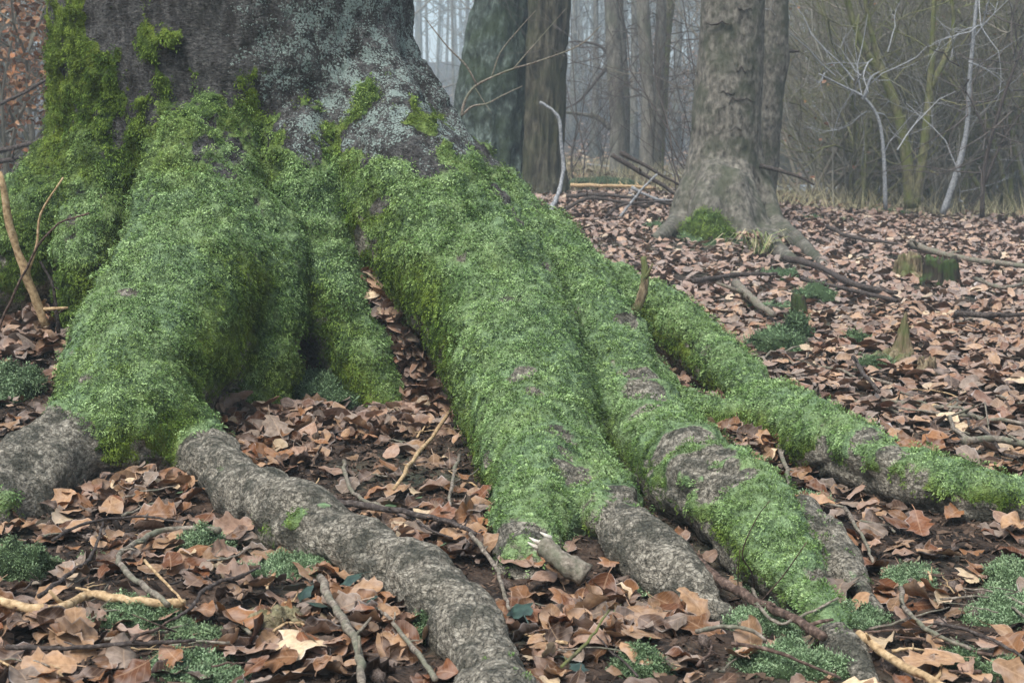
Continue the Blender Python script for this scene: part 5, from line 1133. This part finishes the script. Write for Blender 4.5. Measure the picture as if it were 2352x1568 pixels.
for i in range(7):
    px = [1590, 1575, 1600, 1330, 1380, 1350, 1300, 1540, 1470][i]; shrub(px, [14.5, 16, 18, 20, 22, 26, 19, 28, 27][i], 3, rng.uniform(1.6, 3.2), .012, M_DARKTW, ['dark upright twigs beside the grey beech', 'dark feathery bush behind the grey beech', 'dark thin saplings left of the grey beech trunk', 'thin grey sapling past the furrowed trunk', 'thin sapling between furrowed trunk and slender beech', 'misty sapling behind the brush pile', 'twiggy sapling at the foot of the furrowed trunk', 'misty bush behind the group of three beeches', 'misty bush behind the slender beech'][i], 3, 'saplings in the mist', .25, proto=('sapling', i % 3))
# young beeches that keep their copper leaves, left of the trunk and far behind
for i, (px, d, H) in enumerate([(25, 12, 2.9), (100, 14, 3.0), (-60, 13, 2.8), (60, 16, 3.2), (-10, 18, 3.5), (125, 19, 3.4), (-120, 15, 3.0), (20, 22, 4)]):
    shrub(px, d, 3, H, .03, M_FARB, ['young beech holding copper leaves beside the great trunk', 'copper-leaved sapling touching the outline of the great trunk', 'leafy copper beech at the edge of the wood', 'copper-leaved beech behind the young beech', 'taller copper beech in the haze', 'pale copper sapling close behind the great trunk', 'outer copper beech sapling', 'hazy tall copper beech far behind'][i], 3, 'young beeches with dead leaves', .45, 1700, .05, proto=('copper', i % 3))
for i, (px, d) in enumerate([(2250, 30), (2330, 28), (1560, 60)]):
    shrub(px, d, 3, 4.5, .04, M_FARB, ['sparse copper-leaved bush behind the dark leaning trunk', 'copper-leaved bush at the edge of the thicket', 'faint copper bush on the far slope'][i], 3, 'misty bushes with dead leaves', .5, 500, .05, proto=('copper', i % 3))
for (pts, w, lab) in [([(-20, 350), (30, 340), (90, 325)], 7, 'bowed dark branch low behind the great trunk, upper'), ([(-20, 372), (40, 365), (100, 350)], 6, 'bowed dark branch low behind the great trunk, lower'), ([(-20, 250), (60, 210), (140, 165)], 4, 'slanting grey branch among copper leaves')]:
    stick('low_branch', pts, w, M_DARKTW, lab, depth=10.5, cat='branch', group='low branches behind the trunk')

# ------------------------------------------------------------------ distant wood
FARP = []
def far_tree(px, d, r, label, group, tw=10):
    x0 = (px - CX) / F * d; b = np.array([x0, d, float(gz(x0, d)[0])])
    if len(FARP) >= 9:
        q = FARP[int(rng.integers(0, 9))]; o = copy_tree(q); o.location = b; o.rotation_euler = (0, 0, rng.uniform(0, 6.28)); s = r / q['r']; s = min(max(s, .6), 1.7); o.scale = (s, s, rng.uniform(.85, 1.15)); tag(o, label, 'tree', group); return
    e = empty('distant_tree', tuple(b)); H = rng.uniform(10, 14); k = np.linspace(0, 1, 9)
    c = np.stack([rng.normal(0, .02 * H) * k ** 1.5 + .04 * np.sin(k * 7 + px), rng.normal(0, .02 * H) * k, -.1 + k * H], 1); mb = MB(); mb.tube(c, r * (1.25 * np.exp(-k * 20) + (1 - .6 * k)), 8, .04); obj('trunk', mb.mesh('trunk', M_FARB), e)
    mb = MB()
    for q in range(tw):
        z_ = rng.uniform(1.0, 9.0); i = min(z_ / H, .95); p = np.array([np.interp(i, k, c[:, 0]), np.interp(i, k, c[:, 1]), z_]); grow(mb, p, rng.normal(0, 1, 3) * [1, 1, .3] + [0, 0, .2], rng.uniform(1.2, 3.2), r * .16 + .008, 2, .06, 5, (3, 5), 4)
    obj('crown', mb.mesh('crown', M_FARB), e); tag(e, label, 'tree', group); e['r'] = r; FARP.append(e)
for i in range(130):
    d = float(np.sqrt(rng.uniform(30 ** 2, 92 ** 2))); px = rng.uniform(-300, 240) if i % 5 == 0 else rng.uniform(880, 2600)
    far_tree(px, d, rng.uniform(.07, .20), ('thin' if d < 50 else 'faint') + (' misty tree stem in the wood beyond the thicket' if px > 1760 else (' misty tree stem in the wood behind the ' + ('lichened trunk' if px < 1130 else ('furrowed trunk' if px < 1320 else ('slender beech with two limbs' if px < 1460 else ('group of three beeches' if px < 1570 else 'grey beech')))) if px > 600 else ' misty tree stem in the wood behind the copper beeches')) + (', leaning' if i % 3 == 0 else (', forked above' if i % 7 == 1 else '')), 'misty trees of the far wood', 14)
# far wood that reads as one mass
mb = MB()
for i in range(300):
    d = rng.uniform(85, 150); x0 = rng.uniform(-.6, .6) * d; z0 = float(gz(x0, d)[0]); H = rng.uniform(9, 13); r = rng.uniform(.08, .22)
    mb.tube(np.array([[x0, d, z0 - .2], [x0 + rng.normal(0, .3), d, z0 + H * .5], [x0 + rng.normal(0, .6), d, z0 + H]]), [r, r * .8, r * .3], 5, cap=False)
    for q in range(9):
        z_ = rng.uniform(2, H * .9); a = rng.uniform(0, 6.28); L = rng.uniform(1.5, 4); p = np.array([x0, d, z0 + z_]); mb.tube(np.array([p, p + np.array([math.cos(a), math.sin(a), .5]) * L * .5 + rng.normal(0, .1, 3), p + np.array([math.cos(a), math.sin(a), .9]) * L]), [.05, .035, .015], 3, cap=False)
tag(obj('distant_forest', mb.mesh('distant_forest', M_FARB)), 'far wood fading into blue grey mist on the slope', 'wood', kind='stuff')
# unseen continuation of the wood around the viewer, added to block low sky light
mb = MB()
for i in range(190):
    a = rng.uniform(0, 2 * math.pi); R_ = math.sqrt(rng.uniform(7.5 ** 2, 45 ** 2)); x0, y0 = R_ * math.sin(a), R_ * math.cos(a)
    if y0 > 1.0 and abs(x0) < .62 * y0 + 4.0: continue
    z0 = float(gz(x0, y0)[0]); H = rng.uniform(11, 16); r = rng.uniform(.15, .36)
    mb.tube(np.array([[x0, y0, z0 - .2], [x0 + rng.normal(0, .2), y0, z0 + H * .4], [x0 + rng.normal(0, .6), y0 + rng.normal(0, .6), z0 + H]]), [r, r * .8, r * .35], 7, cap=False)
    for q in range(16):
        z_ = rng.uniform(2.0, H * .95); b_ = rng.uniform(0, 6.28); L = rng.uniform(1.5, 4.5); p = np.array([x0, y0, z0 + z_]); dv = np.array([math.cos(b_), math.sin(b_), .5])
        mb.tube(np.array([p, p + dv * L * .5 + rng.normal(0, .15, 3), p + dv * L + [0, 0, L * .2]]), [r * .28, r * .18, r * .05], 4, cap=False)
        for w in range(3):
            p2 = p + dv * L * rng.uniform(.3, .9); d2 = rng.normal(0, .7, 3) + [0, 0, .4]; mb.tube(np.array([p2, p2 + d2 * L * .3]), [r * .1, r * .03], 3, cap=False)
tag(obj('sky_blocking_forest', mb.mesh('sky_blocking_forest', M_FARB)), 'bare winter trees added out of view to cut light from the low sky', 'wood', kind='stuff')
# dry grasses at the thicket edge and leaf cover on the far slope
n = 9000; d = rng.uniform(14.5, 30, n); x = rng.uniform(.0, .46, n) * d + .5; k = d > 15.0 + 1.5 * sstep(3, 1, x); x, d = x[k], d[k]; n = len(x); z = gz(x, d); a = rng.uniform(0, 6.28, n); L = rng.uniform(.12, .5, n); s = np.stack([np.cos(a), np.sin(a), 0 * a], 1) * .004; b = np.stack([x, d, z - .01], 1); tp = b + rng.normal(0, .45, (n, 3)) * L[:, None] * [1, 1, .3] + np.stack([0 * L, 0 * L, L * .8], 1)
V = np.stack([b - s, b + s, tp], 1).reshape(-1, 3); tag(obj('dry_grass', mesh_np('dry_grass', V, np.arange(3 * n).reshape(-1, 3), M_STRAW, False)), 'dry pale grass along the foot of the thicket', 'grass', kind='stuff')
n = 26000; d = np.sqrt(rng.uniform(17 ** 2, 95 ** 2, n)); x = rng.uniform(-.5, .5, n) * d; Pf = np.stack([x, d, gz(x, d) + .03], 1); cidx = rng.choice(len(PNAMES), n, p=PW / PW.sum())
V, Q, U, C = bake_leaves([('beech', *leaf_shape('beech', 3, 3, 900))], Pf, frames(n, .4), rng.uniform(.09, .2, n), cidx, np.zeros(n, int), rng.uniform(.7, 1.1, n))
tag(obj('leaf_litter', mesh_np('leaf_litter_far', V, Q, M_LEAF_S, True, {'leafuv': U, 'col': C})), 'brown leaf cover on the far slope under the misty trees', 'leaf litter', kind='stuff')
# road beyond the thicket
rx = np.linspace(1.5, 60, 40); V = np.vstack([np.stack([rx, 28.0 + .06 * rx, gz(rx, 28.0 + .06 * rx) + .06], 1), np.stack([rx, 32.0 + .06 * rx, gz(rx, 32.0 + .06 * rx) + .06], 1)]); i = np.arange(39)
tag(obj('road', mesh_np('road', V, np.stack([i, i + 1, i + 41, i + 40], 1), M_ROAD, False)), 'pale frosty road seen through the thicket', 'road', kind='structure')

# ------------------------------------------------------------------ mist
hz = NT('mist'); hz.t.nodes.remove(hz.b); pv = hz.n('VolumePrincipled'); pv.inputs['Density'].default_value = 0.0050; pv.inputs['Color'].default_value = (0.74, 0.90, 1.0, 1)
hz.t.links.new(pv.outputs[0], hz.out.inputs['Volume'])
x0, x1, y0, y1, z0, z1 = -262, 262, -85, 322, -3.0, 34.0
V = np.array([(x, y, z) for z in (z0, z1) for y in (y0, y1) for x in (x0, x1)], float)
tag(obj('haze', mesh_np('haze', V, np.array([[0, 2, 3, 1], [4, 5, 7, 6], [0, 1, 5, 4], [2, 6, 7, 3], [0, 4, 6, 2], [1, 3, 7, 5]]), hz.m, False)), 'pale blue mist filling the winter wood', 'haze', kind='stuff')
